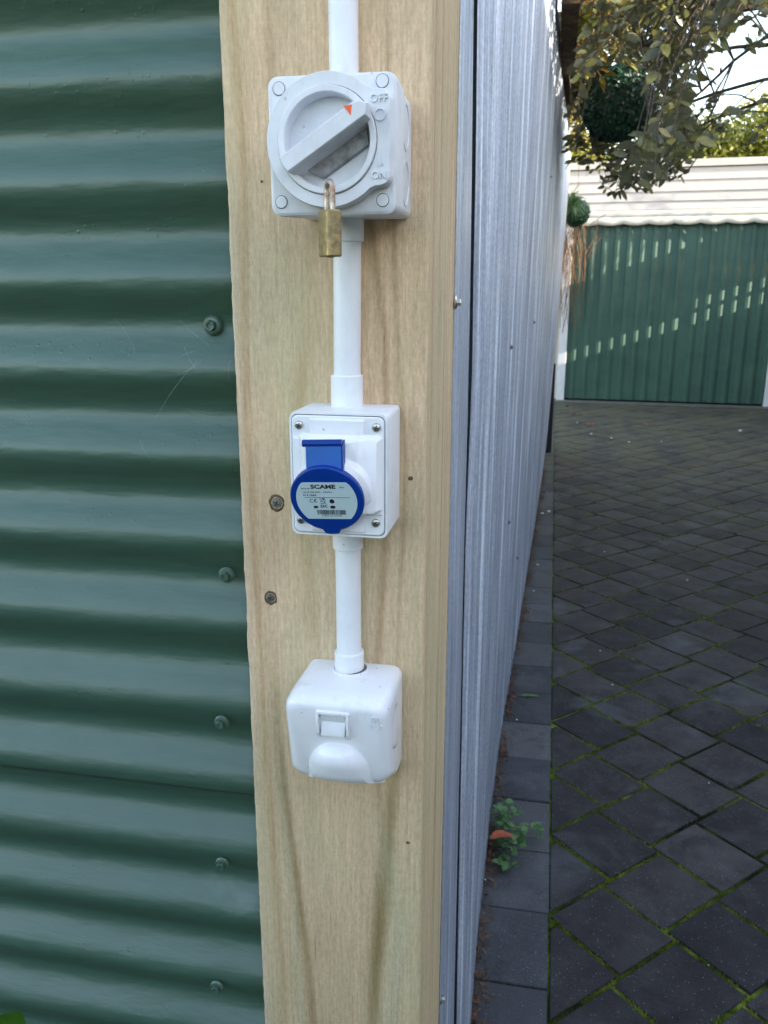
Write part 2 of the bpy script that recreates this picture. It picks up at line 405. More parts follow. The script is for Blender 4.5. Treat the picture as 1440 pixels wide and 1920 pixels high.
for mrow in range(-30, 22):
    for k in range(-45, 60):
        oa, ob = k*W_+mrow*L_, k*W_-mrow*L_
        for (a0, a1, b0, b1) in ((0, L_, 0, W_), (L_, L_+W_, W_-L_, W_)):
            g = GAP
            c = [ab(oa+a0+g, ob+b0+g), ab(oa+a1-g, ob+b0+g), ab(oa+a1-g, ob+b1-g), ab(oa+a0+g, ob+b1-g)]
            cx = sum(p[0] for p in c)/4; cy = sum(p[1] for p in c)/4
            if cx > 3.5 or cx < -.1 or cy < -2.0 or cy > 11.15: continue
            if max(p[0] for p in c) < .09: continue
            if cy > 10.9: continue
            q = clip(c, .0615)
            if len(q) < 3: continue
            tiles.append((cx, cy, q))
def in_view(x, y): return y > .9 and -.3 < x < .26*y+.25
near = [t for t in tiles if in_view(t[0], t[1]) and t[1] < 7.2]
near.sort(key=lambda t: t[1]); near = near[:296]
nearset = set(id(t) for t in near)
base_meshes = {}
def tilemesh(q, cx, cy, name='paver', mt='paver'):
    vs, fs = slab([(p[0]-cx, p[1]-cy) for p in q])
    return vs, fs
for t in near:
    cx, cy, q = t
    key = None
    if len(q) == 4 and min(p[0] for p in q) > .0616: key = (round(q[0][0]-cx, 3), round(q[0][1]-cy, 3))
    if key is not None and key in base_meshes:
        o = link('paver', base_meshes[key], pav)
    else:
        vs, fs = tilemesh(q, cx, cy); o = mk('paver', vs, fs, 'paver', pav, smooth=30)
        if key is not None: base_meshes[key] = o.data
    o.location = (cx+rnd(-.0010, .0010), cy+rnd(-.0010, .0010), rnd(-.0016, .0012))
    o.rotation_euler = (rnd(-.006, .006), rnd(-.006, .006), rnd(-.005, .005))
V, Fc = [], []
for t in tiles:
    if id(t) in nearset: continue
    cx, cy, q = t; vs, fs = slab(q, h=rnd(-.0016, .0012), th=.02)
    b = len(V); V += vs; Fc += [tuple(i+b for i in f) for f in fs]
o = mk('paver_field', V, Fc, 'paver', pav, smooth=30); o['kind'] = 'stuff'
ne = 0
for k in range(-14, 43):
    y0 = 1.4891+.2252*k
    if y0 > 10.8: break
    q = [(-.185, y0+.0025), (.0578, y0+.0025), (.0578, y0+.2252-.0025), (-.185, y0+.2252-.0025)]
    vs, fs = slab([(a+.065, b-y0-.11) for a, b in q])
    key = 'edge'
    if key in base_meshes: o = link('edge_paver', base_meshes[key], pav)
    else:
        o = mk('edge_paver', vs, fs, 'paver_edge', pav, smooth=30); base_meshes[key] = o.data
    o.location = (-.065+rnd(-.0015, .001), y0+.11, rnd(-.001, .0025)); o.rotation_euler = (rnd(-.004, .004), rnd(-.004, .004), rnd(-.004, .004))

# moss cushions growing up out of the joints
V, Fc = [], []
def blob(x, y, z, r, hgt):
    b = len(V); a = rnd(0, 1)
    V.append((x, y, z+hgt))
    for i in range(5):
        t = a+2*math.pi*i/5; rr = r*rnd(.7, 1.25)
        V.append((x+rr*math.cos(t), y+rr*math.sin(t), z))
    for i in range(5): Fc.append((b, b+1+i, b+1+(i+1) % 5))
segs = []
for cx, cy, q in tiles:
    if not in_view(cx, cy) or cy > 6.5: continue
    for i in range(len(q)): segs.append((q[i-1], q[i]))
for (a, b) in segs:
    a = Vector((*a, 0)); b = Vector((*b, 0)); ln = (b-a).length
    y = (a.y+b.y)/2; dens = 760 if y < 3.2 else 260
    if abs(a.x-b.x) < 1e-4: dens *= .16
    nr = Vector(((b-a).y, -(b-a).x, 0)).normalized()
    for i in range(int(ln*dens)):
        t = rnd(0, 1); p = a.lerp(b, t)
        w = noise.noise(Vector((p.x*5, p.y*5, 3.1)))+.5*noise.noise(Vector((p.x*14, p.y*14, 1)))
        if w < rnd(-.38, .09): continue
        off = random.gauss(.0035, .0032+.0025*max(0, w))
        p = p+nr*off
        blob(p.x, p.y, -.007, rnd(.0020, .0044), rnd(.004, .0088+.004*max(0, w)))
mo = mk('moss', V, Fc, 'moss', smooth=60); mo['kind'] = 'stuff'; mo['label'] = 'bright green moss filling the joints of the dark pavers'; mo['category'] = 'moss'

# ================================================================== GREEN SHED FRONT
PITCHC = .0762
shed = thing('shed', 'dark green corrugated iron shed wall left of the timber post', 'shed', (-1.9, .67, 0))
def hsheet(name, zlo, zhi, ymean, x0, x1, crest):
    vs, fs = [], []; nx = 60; nzs = int((zhi-zlo)/.0045)
    for j in range(nzs+1):
        z = zlo+(zhi-zlo)*j/nzs
        for i in range(nx+1):
            x = x0+(x1-x0)*(i/nx)
            wob = .0022*noise.noise(Vector((x*2.2, z*1.2, 5)))+.0008*noise.noise(Vector((x*9, z*9, 5)))
            y = ymean-.0088*math.cos(2*math.pi*(z-crest-.004-.0095*math.exp(-((z-1.2)/.17)**2)-.004*noise.noise(Vector((x*1.5, z*2, 1))))/PITCHC)+wob
            vs.append((x+1.9, y-.67, z))
    for j in range(nzs):
        for i in range(nx):
            a = j*(nx+1)+i; fs.append((a, a+1, a+nx+2, a+nx+1))
    o = mk(name, vs, fs, 'green_wall', shed, smooth=60)
    md = o.modifiers.new('thickness', 'SOLIDIFY'); md.thickness = .0012; md.offset = 1
    return o
CREST = 1.581
hsheet('corrugated_sheet', .962, 1.79, .6685, -2.1, -.2325, CREST)
hsheet('corrugated_sheet', .20, 1.005, .6712, -2.1, -.2325, CREST)
hsheet('corrugated_sheet', 1.74, 2.60, .6712, -2.1, -.2325, CREST)
def wb(name, b, mt, par=None, loc=(0, 0, 0)):
    b = ([(v[0]-loc[0], v[1]-loc[1], v[2]-loc[2]) for v in b[0]], b[1]); return mk(name, *b, mt, par, smooth=0)
SL = (-1.9, .67, 0)
wb('plinth', box(-2.1, -.2325, .655, .70, -.03, .215), 'black_timber', shed, SL)
wb('wall_lining', box(-2.1, -.20, .73, .76, 0, 2.6), 'black_timber', shed, SL)
wb('wall', box(-2.12, -2.10, .66, 7.4, 0, 2.6), 'green_wall', shed, SL)
wb('wall', box(-2.1, -.16, 7.3, 7.33, 0, 2.5), 'black_timber', shed, SL)
wb('roof', box(-2.15, -.13, .58, 7.42, 2.602, 2.63), 'roof', shed, SL)

def hexscrew(x, y, z, s=1.0, par=None, L=(0, 0, 0), mt='green_wall', axis='Y', rotate=0.2):
    parts = []
    parts.append(loft([circ(0, 0, .0078*s, .0005, 20), circ(0, 0, .0082*s, -.0008, 20), circ(0, 0, .0066*s, -.0026*s, 20), circ(0, 0, .0045*s, -.0030*s, 20)]))
    hexr = lambda r, yy: [(r*math.cos(R(60*i)+rotate), yy, r*math.sin(R(60*i)+rotate)) for i in range(6)]
    parts.append(loft([hexr(.0046*s, -.0024*s), hexr(.0046*s, -.0066*s), hexr(.0040*s, -.0074*s)], cap0=False, cap1=False))
    parts.append(loft([hexr(.0040*s, -.0074*s), hexr(.0028*s, -.0072*s), hexr(.0024*s, -.0060*s)], cap0=False))
    v, f = join(*parts)
    if axis == 'X': v = [(-b, a, c) for a, b, c in v]
    return mk('screw', v, f, mt, par, smooth=30, loc=(x-L[0], y-L[1], z-L[2]))
for (x, z, s) in ((-.2776, 1.3979, 1.0), (-.2731, 1.1822, .9), (-.2829, 1.0393, .88), (-.2909, .8849, .88), (-.3034, .7386, .88)):
    k = round((z-CREST)/PITCHC-.5)+.5
    zt = CREST+k*PITCHC
    yy = .6685-.0088*math.cos(2*math.pi*(z-CREST)/PITCHC)
    hexscrew(x, yy-.001, z, s, shed, SL, rotate=rnd(0, 1))

# ================================================================== TIMBER POST
post = thing('timber_post', 'rough-sawn pale pine post carrying the white electrical fittings', 'post', (-.159, .675, 0))
PX0, PX1, PY0, PY1 = -.2315, -.0862, .600, .752
def interp(tab, t):
    if t <= tab[0][0]: return tab[0][1]
    for (a, va), (b, vb) in zip(tab, tab[1:]):
        if t <= b: return va+(vb-va)*(t-a)/(b-a)
    return tab[-1][1]
# streaks on the face: table of (z, offset from the left edge mm), half width mm, colour, strength table
ST = [
 ([(.75, 20.5), (.85, 20), (.95, 15.5), (1.05, 12), (1.2, 10), (1.32, 9), (1.4, 10.5), (1.47, 12.5), (1.52, 14), (1.56, 12), (1.62, 9)], 3.4, (.46, .30, .165), [(.7, .65), (1.0, .6), (1.3, .45), (1.7, .6)]),
 ([(.75, 49), (.85, 43), (.93, 36), (1.0, 29), (1.08, 24), (1.2, 21)], 4.4, (.30, .21, .10), [(.7, .6), (.9, .7), (1.02, .75), (1.1, .35), (1.18, 0)]),
 ([(.75, 37), (.9, 33), (1.0, 25)], 3.5, (.46, .43, .28), [(.7, .4), (1.0, .4), (1.1, 0)]),
 ([(.75, 103), (.85, 107), (.92, 113), (1.0, 119), (1.06, 124), (1.12, 128)], 6.0, (.27, .195, .085), [(.7, .75), (.9, .85), (1.02, .75), (1.15, 0)]),
 ([(.75, 118), (.9, 128), (1.0, 110)], 9., (.45, .43, .28), [(.7, .45), (.95, .4), (1.04, 0)]),
 ([(1.0, 112), (1.1, 105), (1.2, 112), (1.3, 118), (1.4, 113), (1.47, 105), (1.52, 98)], 3.2, (.36, .225, .115), [(.95, 0), (1.05, .45), (1.2, .55), (1.4, .6), (1.48, .5), (1.55, 0)]),
 ([(1.1, 122), (1.3, 130), (1.4, 124), (1.5, 118), (1.6, 116)], 2.2, (.40, .27, .15), [(1.05, 0), (1.2, .5), (1.5, .5), (1.7, .3)]),
 ([(1.0, 54), (1.1, 60), (1.2, 56), (1.3, 46), (1.36, 52), (1.42, 60)], 5.0, (.44, .29, .15), [(.98, 0), (1.1, .25), (1.25, .4), (1.36, .5), (1.42, 0)]),
 ([(1.38, 88), (1.45, 86), (1.5, 84)], 6.0, (.36, .24, .13), [(1.34, 0), (1.42, .35), (1.47, .6), (1.52, .2)]),
 ([(1.45, 45), (1.55, 38), (1.65, 33)], 3.0, (.47, .33, .19), [(1.4, 0), (1.5, .3), (1.6, .5)]),
]
def wood_col(x, z, side=False):
    u = (x-PX0)*1000
    n1 = noise.noise(Vector((x*34, z*3.0, .3))); n2 = noise.noise(Vector((x*90, z*5, 2.3))); n3 = noise.noise(Vector((x*9, z*6, 7.1)))
    n4 = noise.noise(Vector((x*230, z*9, 4.4)))
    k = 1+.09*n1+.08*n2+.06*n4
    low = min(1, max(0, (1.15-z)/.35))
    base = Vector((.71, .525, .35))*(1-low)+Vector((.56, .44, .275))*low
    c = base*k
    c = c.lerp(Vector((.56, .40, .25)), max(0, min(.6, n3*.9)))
    c = c.lerp(Vector((.48, .46, .31)), max(0, min(.5, -n3*.8-.02+n2*.2)))
    if side: 
        c = c.lerp(Vector((.62, .50, .32)), .45)
        return c
    for tab, hw, col, stt in ST:
        s = interp(stt, z)
        if s <= 0: continue
        d = (u-interp(tab, z)-1.6*noise.noise(Vector((z*9, tab[0][1], 0)))-.6*n2)/(hw*(1+.35*noise.noise(Vector((z*6, tab[0][1]+5, 2)))))
        # sharp on the right hand side, soft on the left, like late wood
        w = math.exp(-d*d*(.7 if d < 0 else 1.3)); s = min(1, s*1.12)
        c = c.lerp(Vector(col), min(1, s*w*(1+.3*n4)))
    if u < 8: c = c.lerp(Vector((.70, .58, .46)), (1-u/8)*.45)
    return c
vs, fs, cols = [], [], []
zs = [.0, .3, .55]+[.62+i*.0042 for i in range(257)]+[1.8, 2.2, 2.6]
us = []     # outline of the section: left side, front with eased arrises, right side
prof = [(PX0, PY1), (PX0, .66), (PX0, PY0+.0022), (PX0+.0006, PY0+.0006)]
nfx = 120
prof += [(PX0+.0022+(PX1-PX0-.0044)*i/nfx, PY0) for i in range(nfx+1)]
prof += [(PX1-.0006, PY0+.0006), (PX1, PY0+.0022)]+[(PX1, PY0+.0022+(PY1-PY0-.0022)*i/60) for i in range(1, 61)]
npf = len(prof)
for z in zs:
    dx = .0009*noise.noise(Vector((z*30, 1, 1)))+.0006*noise.noise(Vector((z*120, 1, 1)))
    for i, (x, y) in enumerate(prof):
        xx, yy = x, y
        if i <= 4: xx += dx
        if y <= PY0+.0007: yy += .00025*noise.noise(Vector((x*120, z*26, 0)))
        if x >= PX1-.0001 and y > .61: 
            g = y*1000
            xx += .00055*noise.noise(Vector((g*.18, z*2, 9)))
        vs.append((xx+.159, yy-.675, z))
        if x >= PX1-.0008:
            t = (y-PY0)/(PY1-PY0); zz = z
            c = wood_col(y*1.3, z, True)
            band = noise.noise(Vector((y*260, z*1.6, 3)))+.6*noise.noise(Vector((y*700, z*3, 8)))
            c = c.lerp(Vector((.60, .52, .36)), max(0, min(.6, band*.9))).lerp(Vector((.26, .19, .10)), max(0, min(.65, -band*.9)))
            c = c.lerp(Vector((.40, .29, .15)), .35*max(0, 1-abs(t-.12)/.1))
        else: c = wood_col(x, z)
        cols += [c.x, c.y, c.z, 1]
for j in range(len(zs)-1):
    for i in range(npf-1):
        a = j*npf+i; fs.append((a, a+1, a+npf+1, a+npf))
fs.append(tuple((len(zs)-1)*npf+i for i in range(npf)))
me = bpy.data.meshes.new('post_timber'); me.from_pydata(vs, [], fs); me.update()
ca = me.color_attributes.new('Col', 'FLOAT_COLOR', 'POINT'); ca.data.foreach_set('color', cols)
me.polygons.foreach_set('use_smooth', [True]*len(me.polygons)); me.set_sharp_from_angle(angle=R(50))
me.materials.append(M['wood']); pt = link('timber', me, post)
PL = (-.159, .675, 0)
def lp(x, y, z): return (x-PL[0], y-PL[1], z-PL[2])
# countersunk screws with torn wood round them, and small knots
def post_screw(x, z, s=1.0):
    ring = loft([circ(0, 0, .0062*s, -.0001, 22, .0070*s), circ(0, 0, .0050*s, -.0006, 22), circ(0, 0, .0043*s, .0004, 22)], cap0=False, cap1=False)
    v = [(a+rnd(-.0004, .0004), b, c+rnd(-.0004, .0004)) for a, b, c in ring[0]]
    mk('screw_recess', v, ring[1], 'knot', post, loc=lp(x, PY0, z))
    hd = mk('screw', *loft([circ(0, 0, .0040*s, -.0002, 18), circ(0, 0, .0036*s, -.0012, 18), circ(0, 0, .0016*s, -.0013, 18)]), 'steel', post, loc=lp(x, PY0, z))
    a = R(25)
    sl = join(box(-.0024*s, .0024*s, -.0016, -.0012, -.0004, .0004), box(-.0004, .0004, -.00158, -.0012, -.0024*s, .0024*s))
    o = mk('screw_slot', *sl, 'dark_slot', hd, smooth=0); o.rotation_euler = (0, a, 0)
post_screw(-.2021, 1.2683, 1.0); post_screw(-.2097, 1.190, .85)
def knot(x, z, s):
    r = [loft([[(s*1.3*math.cos(t)*rnd(.9, 1.1), -.0002, s*math.sin(t)*rnd(.9, 1.1)) for t in [R(30*i) for i in range(12)]], [(s*.6*math.cos(R(30*i)), -.0005, s*.5*math.sin(R(30*i))) for i in range(12)]], cap0=False)]
    mk('knot', *join(*r), 'knot', post, loc=lp(x, PY0, z))
knot(-.098, 1.2922, .0016); knot(-.0976, .9807, .0014); knot(-.205, 1.500, .0008); knot(-.113, 1.33, .0007)

# ================================================================== GALVANISED FENCE
fence = thing('corrugated_fence', 'weathered galvanised corrugated steel fence running back beside the paving', 'fence', (-.09, .95, 0))
FL = (-.09, .95, 0)
BASE = [(.88, -.0860), (1.0, -.0870), (1.4, -.0965), (2.0, -.1025), (2.53, -.100), (3.96, -.072), (6.03, -.035), (7.44, -.0175)]
TOP = [(.88, -.086), (1.4, -.083), (2.0, -.078), (3.5, -.050), (5.5, .020), (7.44, .0700)]
def fence_x(y, z):
    t = min(1, max(0, z/2.46)); t = t**.8 if y > 5 else t
    return interp(BASE, y)*(1-t)+interp(TOP, y)*t
vs, fs = [], []
ys = []; y = .965
while y < 7.44:
    ys.append(y); y += .0762/14
nzf = 46
EDGE = [(0, -.085), (.44, -.0857), (.78, -.0884), (1.14, -.0906), (1.33, -.0881), (1.45, -.0895), (1.56, -.0903), (1.71, -.0928), (2.5, -.095)]
for i, y in enumerate(ys):
    for j in range(nzf+1):
        z = .004+(2.46-.004)*j/nzf
        yy = y; ef = max(0, min(1, (1.6-y)/.6)); ef = ef*ef*(3-2*ef)
        if j == 0: z += .010*max(0, noise.noise(Vector((y*5, 0, 0))))+.004
        if j == nzf: z += .05*noise.noise(Vector((y*3, 7, 0)))+.012*noise.noise(Vector((y*40, 7, 0)))
        wave = .0110*(math.cos(2*math.pi*(y-.965)/.0762)-1)
        dent = .0035*noise.noise(Vector((y*1.1, z*1.3, 2)))+.0012*noise.noise(Vector((y*6, z*5, 2)))
        vs.append((fence_x(yy, z)*(1-ef)+interp(EDGE, z)*ef+wave+dent*(min(1, max(0, (y-1.2)/1.0)))-FL[0], yy-FL[1], z))
for i in range(len(ys)-1):
    for j in range(nzf):
        a = i*(nzf+1)+j; fs.append((a, a+nzf+1, a+nzf+2, a+1))
fo = mk('corrugated_sheet', vs, fs, 'galv', fence, smooth=70)
md = fo.modifiers.new('thickness', 'SOLIDIFY'); md.thickness = .0007; md.offset = -1
# flat folded flashing beside the post
def fl_end(z): return interp([(0, .93), (.48, .925), (.82, .914), (1.17, .897), (1.34, .901), (1.45, .890), (1.55, .874), (1.67, .857), (2.6, .84)], z)
V2, F2 = [], []
zz = [0, .3, .46, .7, .9, 1.1, 1.3, 1.4, 1.5, 1.6, 1.67, 1.8, 2.2, 2.5]
for z in zz:
    e = fl_end(z); w = .0010*noise.noise(Vector((0, 0, z*3)))
    for (x, y) in ((-.0862, .7525), (-.0858+w, .7530), (-.0862+w, .790), (-.0850+w, .7925), (-.0862+w, .796), (-.0864+w, e), (-.0905+w, e+.0005)):
        V2.append((x-FL[0], y-FL[1], z))
n = 7
for j in range(len(zz)-1):
    for i in range(n-1): F2.append((j*n+i, j*n+i+1, (j+1)*n+i+1, (j+1)*n+i))
fo2 = mk('corner_flashing', V2, F2, 'galv', fence, smooth=40)
md = fo2.modifiers.new('thickness', 'SOLIDIFY'); md.thickness = .0008; md.offset = 1
hexscrew(-.0853, .7535, 1.416, .75, fence, FL, 'steel', 'X'); hexscrew(-.0853, .757, .668, .65, fence, FL, 'steel', 'X')
for (y, z) in ((1.9, 1.30), (3.15, 1.30), (3.9, 1.88), (2.2, .82), (2.9, .5)):
    hexscrew(fence_x(y, z)-.0005, .965+.0762*round((y-.965)/.0762), z, .8, fence, FL, 'seam', 'X')
wb('rail', box(-.20, -.115, .97, 7.3, 1.30, 1.40), 'black_timber', fence, FL)
wb('gap_shade_sheet', box(-.215, -.195, .77, 7.3, 0, 2.48), 'black_timber', fence, FL)  # black sheet put in so the gap beside the flashing reads dark
pbm = thing('pergola_beam', 'dark weathered beam along the top of the steel fence', 'beam', (0, 5.3, 2.41))
v, f = join(box(-.03, .035, -1.9, 2.2, -.02, .16))
mk('beam', v, f, 'beam', pbm, smooth=0)
prf = thing('pergola_rafter', 'brown pergola rafter crossing behind the leafy branches', 'rafter', (.5, 5.2, 2.84))
mk('rafter', *box(-.6, 1.9, -.03, .03, -.06, .06), 'beam', prf, smooth=0).rotation_euler = (0, R(-5), 0)
# posts at the end of the fence
pp = thing('pergola_post', 'pale sunlit pine post at the far end of the steel fence', 'post', (-.028, 7.56, 0))
mk('post', *cbox(-.035, .035, -.035, .035, 0, 2.6, .004), 'yellow_wood', pp).rotation_euler = (0, R(1.5), 0)
bp = thing('black_post', 'short black post standing by the far end of the steel fence', 'post', (.005, 7.50, 0))
mk('post', *cbox(-.045, .030, -.045, .045, 0, .775, .006), 'black_timber', bp)

# ================================================================== CONDUITS
PXC, PYC = -.1422, .5878
def ringz(cx, cy, r, z, n=32): return [(cx+r*math.cos(2*math.pi*i/n), cy+r*math.sin(2*math.pi*i/n), z) for i in range(n)]
def conduit(label, z0, z1, x0=PXC, x1=None, collars=()):
    x1 = x0 if x1 is None else x1
    t = thing('conduit', label, 'conduit', (x0, PYC, z0), group='white conduit lengths down the post')
    mk('pipe', *loft([ringz(0, 0, .0096, 0), ringz(x1-x0, 0, .0096, z1-z0)]), 'white', t)
    for (za, zb, r) in collars:
        xa = (x1-x0)*(za-z0)/(z1-z0)
        b = .0006
        mk('collar', *loft([ringz(xa, 0, r-b, za-z0), ringz(xa, 0, r, za-z0+b), ringz(xa, 0, r, zb-z0-b), ringz(xa, 0, r-b, zb-z0), ringz(xa, 0, .0097, zb-z0)]), 'white', t)
    return t
conduit('white conduit coming down into the top of the isolator switch', 1.5475, 2.3, -.1422, -.1422)
conduit('longest white conduit, between the isolator switch and the blue socket box', 1.335, 1.477, -.1427, -.1410, [(1.343, 1.3685, .0115), (1.4585, 1.4765, .0115)])
conduit('short white conduit between the socket box and the lowest outlet', 1.130, 1.266, -.1432, -.1432, [(1.2395, 1.266, .0113), (1.131, 1.1560, .0115)])

# ================================================================== ISOLATOR SWITCH
iso = thing('isolator_switch', 'grey-white square isolator switch with round dial turned to OFF', 'switch', (-.136, .60, 1.4715))
IL = (-.136, .60, 1.4715)
def il(v): return [(a-IL[0], b-IL[1], c-IL[2]) for a, b, c in v]
bx = (-.1362, 1.5110)      # centre of the box
v, f = loft([rrect(-.1362, 1.5108, .0368, .0372, .005, .5995), rrect(-.1362, 1.5108, .0370, .0374, .005, .560)], cap1=False)
mk('back_box', il(v), f, 'grey_white', iso)
v, f = loft([rrect(-.1362, 1.5111, .0370, .0375, .005, .5600), rrect(-.1362, 1.5111, .0388, .0388, .006, .5590), rrect(-.1362, 1.5111, .0396, .0396, .006, .536), rrect(-.1362, 1.5111, .0393, .0393, .006, .5312), rrect(-.1362, 1.5111, .0378, .0378, .0058, .5300)])
mk('cover', il(v), f, 'grey_white', iso)
# entry knock-outs on the right side of the box
for zc in (1.528, 1.494):
    v, f = loft([[(-.0994+d, .577+r*math.cos(R(15*i)), zc+r*1.15*math.sin(R(15*i))) for i in range(24)] for d, r in ((-.004, .0128), (.0006, .0125), (.0006, .0112), (.0000, .0110))])
    mk('knockout', il(v), f, 'grey_white', iso)
# raised plate: a disc run into a rectangle on the right
DC = (-.1366, 1.5125)
def plate(rr, x1, zt, zb, y, rc=.006):
    pts = []
    for i in range(150):
        a = 2*math.pi*i/150; ca, sa = math.cos(a), math.sin(a)
        rd = rr
        if ca > .15:
            # distance to the rounded rectangle that runs off to the right
            lo, hi = 0.0, .08
            for _ in range(24):
                mid = (lo+hi)/2; x, z = DC[0]+mid*ca, DC[1]+mid*sa
                qx = x-(x1-rc); qz = max(z-(zt-rc), (zb+rc)-z)
                d = math.hypot(max(qx, 0), max(qz, 0))+min(max(qx, qz), 0)-rc
                if d < 0: lo = mid
                else: hi = mid
            k = .0025; h = max(k-abs(rr-lo), 0)/k
            rd = max(rr, lo)+h*h*k*.4
        pts.append((DC[0]+rd*ca, y, DC[1]+rd*sa))
    return pts
v, f = loft([plate(.0378, -.0984, 1.5400, 1.4865, .5305), plate(.0376, -.0986, 1.5398, 1.4867, .5215), plate(.0370, -.0992, 1.5392, 1.4873, .5202)], cap1=False)
# face with the dial opening left as a separate ring
mk('front_plate', il(v), f, 'grey_white', iso)
outer = plate(.0370, -.0992, 1.5392, 1.4873, .5202)
nO = len(outer); inner = []
for (x, y, z) in outer:
    a = math.atan2(z-DC[1], x-DC[0]); inner.append((DC[0]+.0304*math.cos(a), .5202, DC[1]+.0304*math.sin(a)))
inner2 = [(x, .5235, z) for x, y, z in inner]
v, f = loft([outer, inner, inner2], False, False); mk('plate_face', il(v), f, 'grey_white', iso)
mk('dial_seam', il(loft([circ(DC[0], DC[1], .0304, .5222), circ(DC[0], DC[1], .0296, .5222)], False, False)[0]), loft([circ(0, 0, 1, 0), circ(0, 0, .9, 0)], False, False)[1], 'seam', iso)
dial = thing  # name kept for readability below
rg = [circ(*DC, .0300, .5235), circ(*DC, .0300, .5190), circ(*DC, .0295, .5184), circ(*DC, .0266, .5184), circ(*DC, .0261, .5190), circ(*DC, .0256, .5300), ]
v, f = loft(rg, False, False); dl = mk('dial_ring', il(v), f, 'grey_white', iso)
v, f = loft([circ(*DC, .0257, .5300), circ(*DC, .012, .5305)], False, True); mk('dial_dish', il(v), f, 'grey_dirt_shade', dl)
# the handle bar across the dial
ha = math.atan2(1.5270-1.4985, -.1125-(-.1573)); hl = .0292
c, s = math.cos(ha), math.sin(ha)
def hp(u, w, y): return (DC[0]+u*c-w*s+.0006, y, DC[1]+u*s+w*c+.0005)
def hring(y, w, e0, e1, pt):
    return [hp(-e0, -w*.93, y), hp(-e0-.0008, 0, y), hp(-e0, w*.93, y), hp(e1-.004, w, y), hp(e1+.0005, w*.55, y), hp(e1+pt, -w*.1, y), hp(e1-.001, -w, y)]
v, f = loft([hring(.530, .0064, .0262, .0275, .002), hring(.5150, .0056, .0282, .0283, .0030), hring(.5075, .0051, .0282, .0283, .0034), hring(.5066, .0045, .0275, .0276, .0030)])
hd = mk('handle', il(v), f, 'grey_white', iso, smooth=25)
# faint sloping web of plastic below the handle
v, f = loft([[hp(-.021, -.0058, .5298), hp(.022, -.0058, .5298), hp(.0185, -.0150, .5298), hp(-.0155, -.0150, .5298)], [hp(-.021, -.0058, .5262), hp(.022, -.0058, .5262), hp(.0185, -.0142, .5262), hp(-.0155, -.0142, .5262)]])
mk('dial_step', il(v), f, 'grey_dirt_shade', dl, smooth=20)
tc = (-.1200, 1.5260)
tri = [(tc[0]-.0032, .5064, tc[1]+.0021), (tc[0]+.0018, .5064, tc[1]+.0026), (tc[0]+.0012, .5064, tc[1]-.0030)]
v, f = loft([tri, [(a, .5069, b) for a, _, b in tri]]); mk('orange_marker', il(v), f, 'orange', hd, smooth=0)
text('lettering', 'OFF', .0062, 'grey_white', iso, (-.1054-IL[0], .5200-IL[1], 1.5340-IL[2]), ext=.0006, sx=1.0, bev=.00010)
text('lettering', 'ON', .0060, 'grey_white', iso, (-.1053-IL[0], .5200-IL[1], 1.4925-IL[2]), ext=.0006, sx=1.0, bev=.00010)
v, f = loft([circ(-.1046, 1.5255, .0036, .5203, 28), circ(-.1046, 1.5255, .0035, .5193, 28), circ(-.1046, 1.5255, .0027, .5193, 28), circ(-.1046, 1.5255, .0026, .5203, 28)], False, False)
mk('off_symbol', il(v), f, 'grey_white', iso)
v, f = box(-.1054, -.1043, .5191, .5204, 1.4975, 1.5048); mk('on_symbol', il(v), f, 'grey_white', iso)
for (x, z) in ((-.1683, 1.5435), (-.1052, 1.5452), (-.1688, 1.4796), (-.1050, 1.4796)):
    v, f = loft([circ(x, z, .0036, .5303, 24), circ(x, z, .0036, .5296, 24), circ(x, z, .0033, .5293, 24)])
    pg = mk('screw_plug', il(v), f, 'grey_white', iso)
    v, f = loft([circ(x, z, .0040, .52985, 24), circ(x, z, .0036, .5296, 24)], False, False); mk('plug_groove', il(v), f, 'seam', pg)

# ---- padlock hooked through the ring
lock = thing('padlock', 'small worn brass padlock with rusty shackle hanging from the isolator dial', 'padlock', (-.1318, .5055, 1.4462), rz=R(-52))
def zrr(hw, hd_, r, z, n=5):
    return [(a, b, z) for a, _, b in rrect(0, 0, hw, hd_, r, 0, n)]
v, f = loft([zrr(.0070, .0042, .0016, 0), zrr(.0076, .0048, .0022, .0008), zrr(.0076, .0048, .0022, .0252), zrr(.0068, .0040, .0016, .0262)])
bd = mk('body', v, f, 'brass', lock)
v, f = loft([ringz(0, 0, .0024, -.0003, 18), ringz(0, 0, .0020, .0003, 18)]); mk('keyway', v, f, 'dark_slot', bd)
pts = [(-.0045, 0, .0255)]+[(-.0045, 0, .036)]+[(-.0045*math.cos(R(a)), 0, .0375+.0045*math.sin(R(a))) for a in range(0, 181, 20)]+[(.0045, 0, .036), (.0045, 0, .0255)]
v, f = tube(pts, .00165, 10); mk('shackle', v, f, 'shackle', lock)

